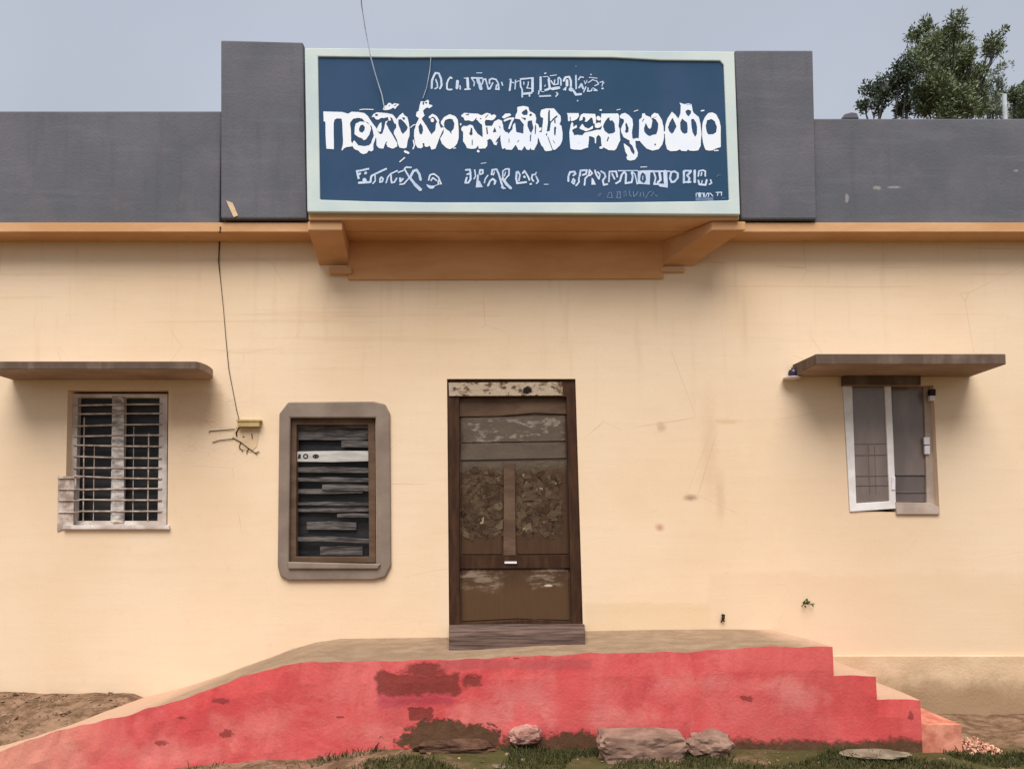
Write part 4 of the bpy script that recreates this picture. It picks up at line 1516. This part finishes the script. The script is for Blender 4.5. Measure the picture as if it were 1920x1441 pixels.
# ------------------------------------------------------------------ trees behind the building
def tree(name, label, base_px, y, clusters, mat, seed, dens=1.0, leaf=(0.10, 0.017), cat='tree', limbs=True):
    rnd = random.Random(seed)
    b = P(base_px, 230, y)
    root = thing(name, label, cat, (b.x, y, 0), 'trees behind the right parapet')
    sc = F_PX / (y + DIST)
    tr = MB()
    fork = Vector((b.x, y, b.z - 1.4))
    N = 8
    tr.tube([Vector((b.x + 0.12 * math.sin(i), y, -0.05 + (fork.z + 0.05) * i / N)) if i < N else fork for i in range(N + 1)], [0.22 - 0.11 * i / N for i in range(N + 1)], 10)
    tr.build('trunk', BARK, root)
    lb = MB()
    cr = MB()
    for (px, py, r, k) in clusters:
        yy = y + rnd.uniform(-0.8, 0.8) * (0.5 + r / 60)
        c = P(px, py, yy)
        R = r / sc * (yy + DIST) / (y + DIST)
        mid = fork.lerp(c, 0.5) + Vector((rnd.uniform(-.2, .2), rnd.uniform(-.2, .2), rnd.uniform(-.1, .25)))
        lb.tube([fork, mid, c], [0.06, 0.03, 0.008], 6)
        for _ in range(4):
            t = c + Vector((rnd.gauss(0, 1), rnd.gauss(0, 1), rnd.gauss(0, 1))).normalized() * R * rnd.uniform(.6, 1.0)
            lb.tube([mid.lerp(c, .7), t], [0.012, 0.003], 4)
        nl = int(k * 4.2 * dens * (R / 0.4) ** 1.9)
        sub = [(c + Vector((rnd.gauss(0, .42), rnd.gauss(0, .42), rnd.gauss(0, .42))) * R, R * rnd.uniform(.22, .45)) for _ in range(11)]
        for i in range(nl):
            sc_, sr = rnd.choice(sub)
            dv = Vector((rnd.gauss(0, 1), rnd.gauss(0, 1), rnd.gauss(0, 1)))
            p = sc_ + dv * sr * 0.55
            d = (dv.normalized() * 0.8 + Vector((rnd.uniform(-1, 1), rnd.uniform(-1, 1), rnd.uniform(-.3, 1.2)))).normalized()
            leaf_quad(cr, p, d, Vector((rnd.uniform(-1, 1), rnd.uniform(-1, 1), rnd.uniform(-1, 1))), leaf[0] * rnd.uniform(.6, 1.3), leaf[1] * rnd.uniform(.7, 1.3))
    lb.build('limbs', BARK_DARK, root)
    cr.build('crown', mat, root, normals=False)


tree('tree', 'tallest green tree with a ragged loose crown behind the right parapet', 1775, 12.0, [
    (1734, 52, 17, 300), (1714, 66, 15, 420), (1754, 76, 25, 380), (1791, 48, 23, 330), (1798, 86, 27, 480), (1730, 105, 32, 340), (1784, 114, 38, 520), (1816, 112, 19, 480),
    (1752, 149, 42, 460), (1802, 153, 44, 560), (1741, 193, 34, 560), (1784, 196, 42, 700), (1820, 190, 34, 560), (1838, 134, 16, 330), (1868, 78, 20, 260), (1872, 92, 12, 260), (1852, 98, 9, 500), (1762, 175, 36, 500)], LEAF, 1, 1.0)
tree('tree', 'low dark leafy tree stepping down left of the tallest tree', 1650, 11.0, [
    (1703, 112, 20, 300), (1686, 140, 27, 420), (1671, 157, 24, 420), (1642, 170, 22, 420), (1658, 178, 18, 360), (1620, 200, 15, 420), (1642, 203, 12, 300), (1686, 204, 17, 380), (1700, 165, 20, 260), (1700, 196, 16, 300)], LEAF_DARK, 2, 1.0, (0.075, 0.02))
tree('tree', 'pale feathery tree just right of the tallest tree', 1856, 15.0, [
    (1872, 132, 15, 260), (1872, 160, 16, 300), (1854, 186, 26, 420), (1864, 205, 24, 420), (1846, 165, 16, 260)], LEAF_PALE, 3, 0.8, (0.10, 0.015))
tree('bush', 'grey green rounded bush cut by the right edge of the picture', 1915, 14.0, [
    (1902, 178, 16, 420), (1916, 172, 18, 460), (1908, 205, 24, 560), (1930, 190, 28, 560), (1950, 200, 30, 500)], LEAF_BUSH, 4, 1.0, (0.085, 0.018), 'bush')
MB_ = MB()
b = P(1882, 150, 10)
MB_.tube([(b.x, 10, 0), (b.x, 10, P(1882, 178, 10).z)], 0.05, 10)
tag(MB_.build('pole', m_plain('pale_pole', (170, 176, 180), (192, 198, 200), 0.7, 8, 0.1), origin=(b.x, 10, 0)), 'pale upright pole between the feathery tree and the bush', 'pole')
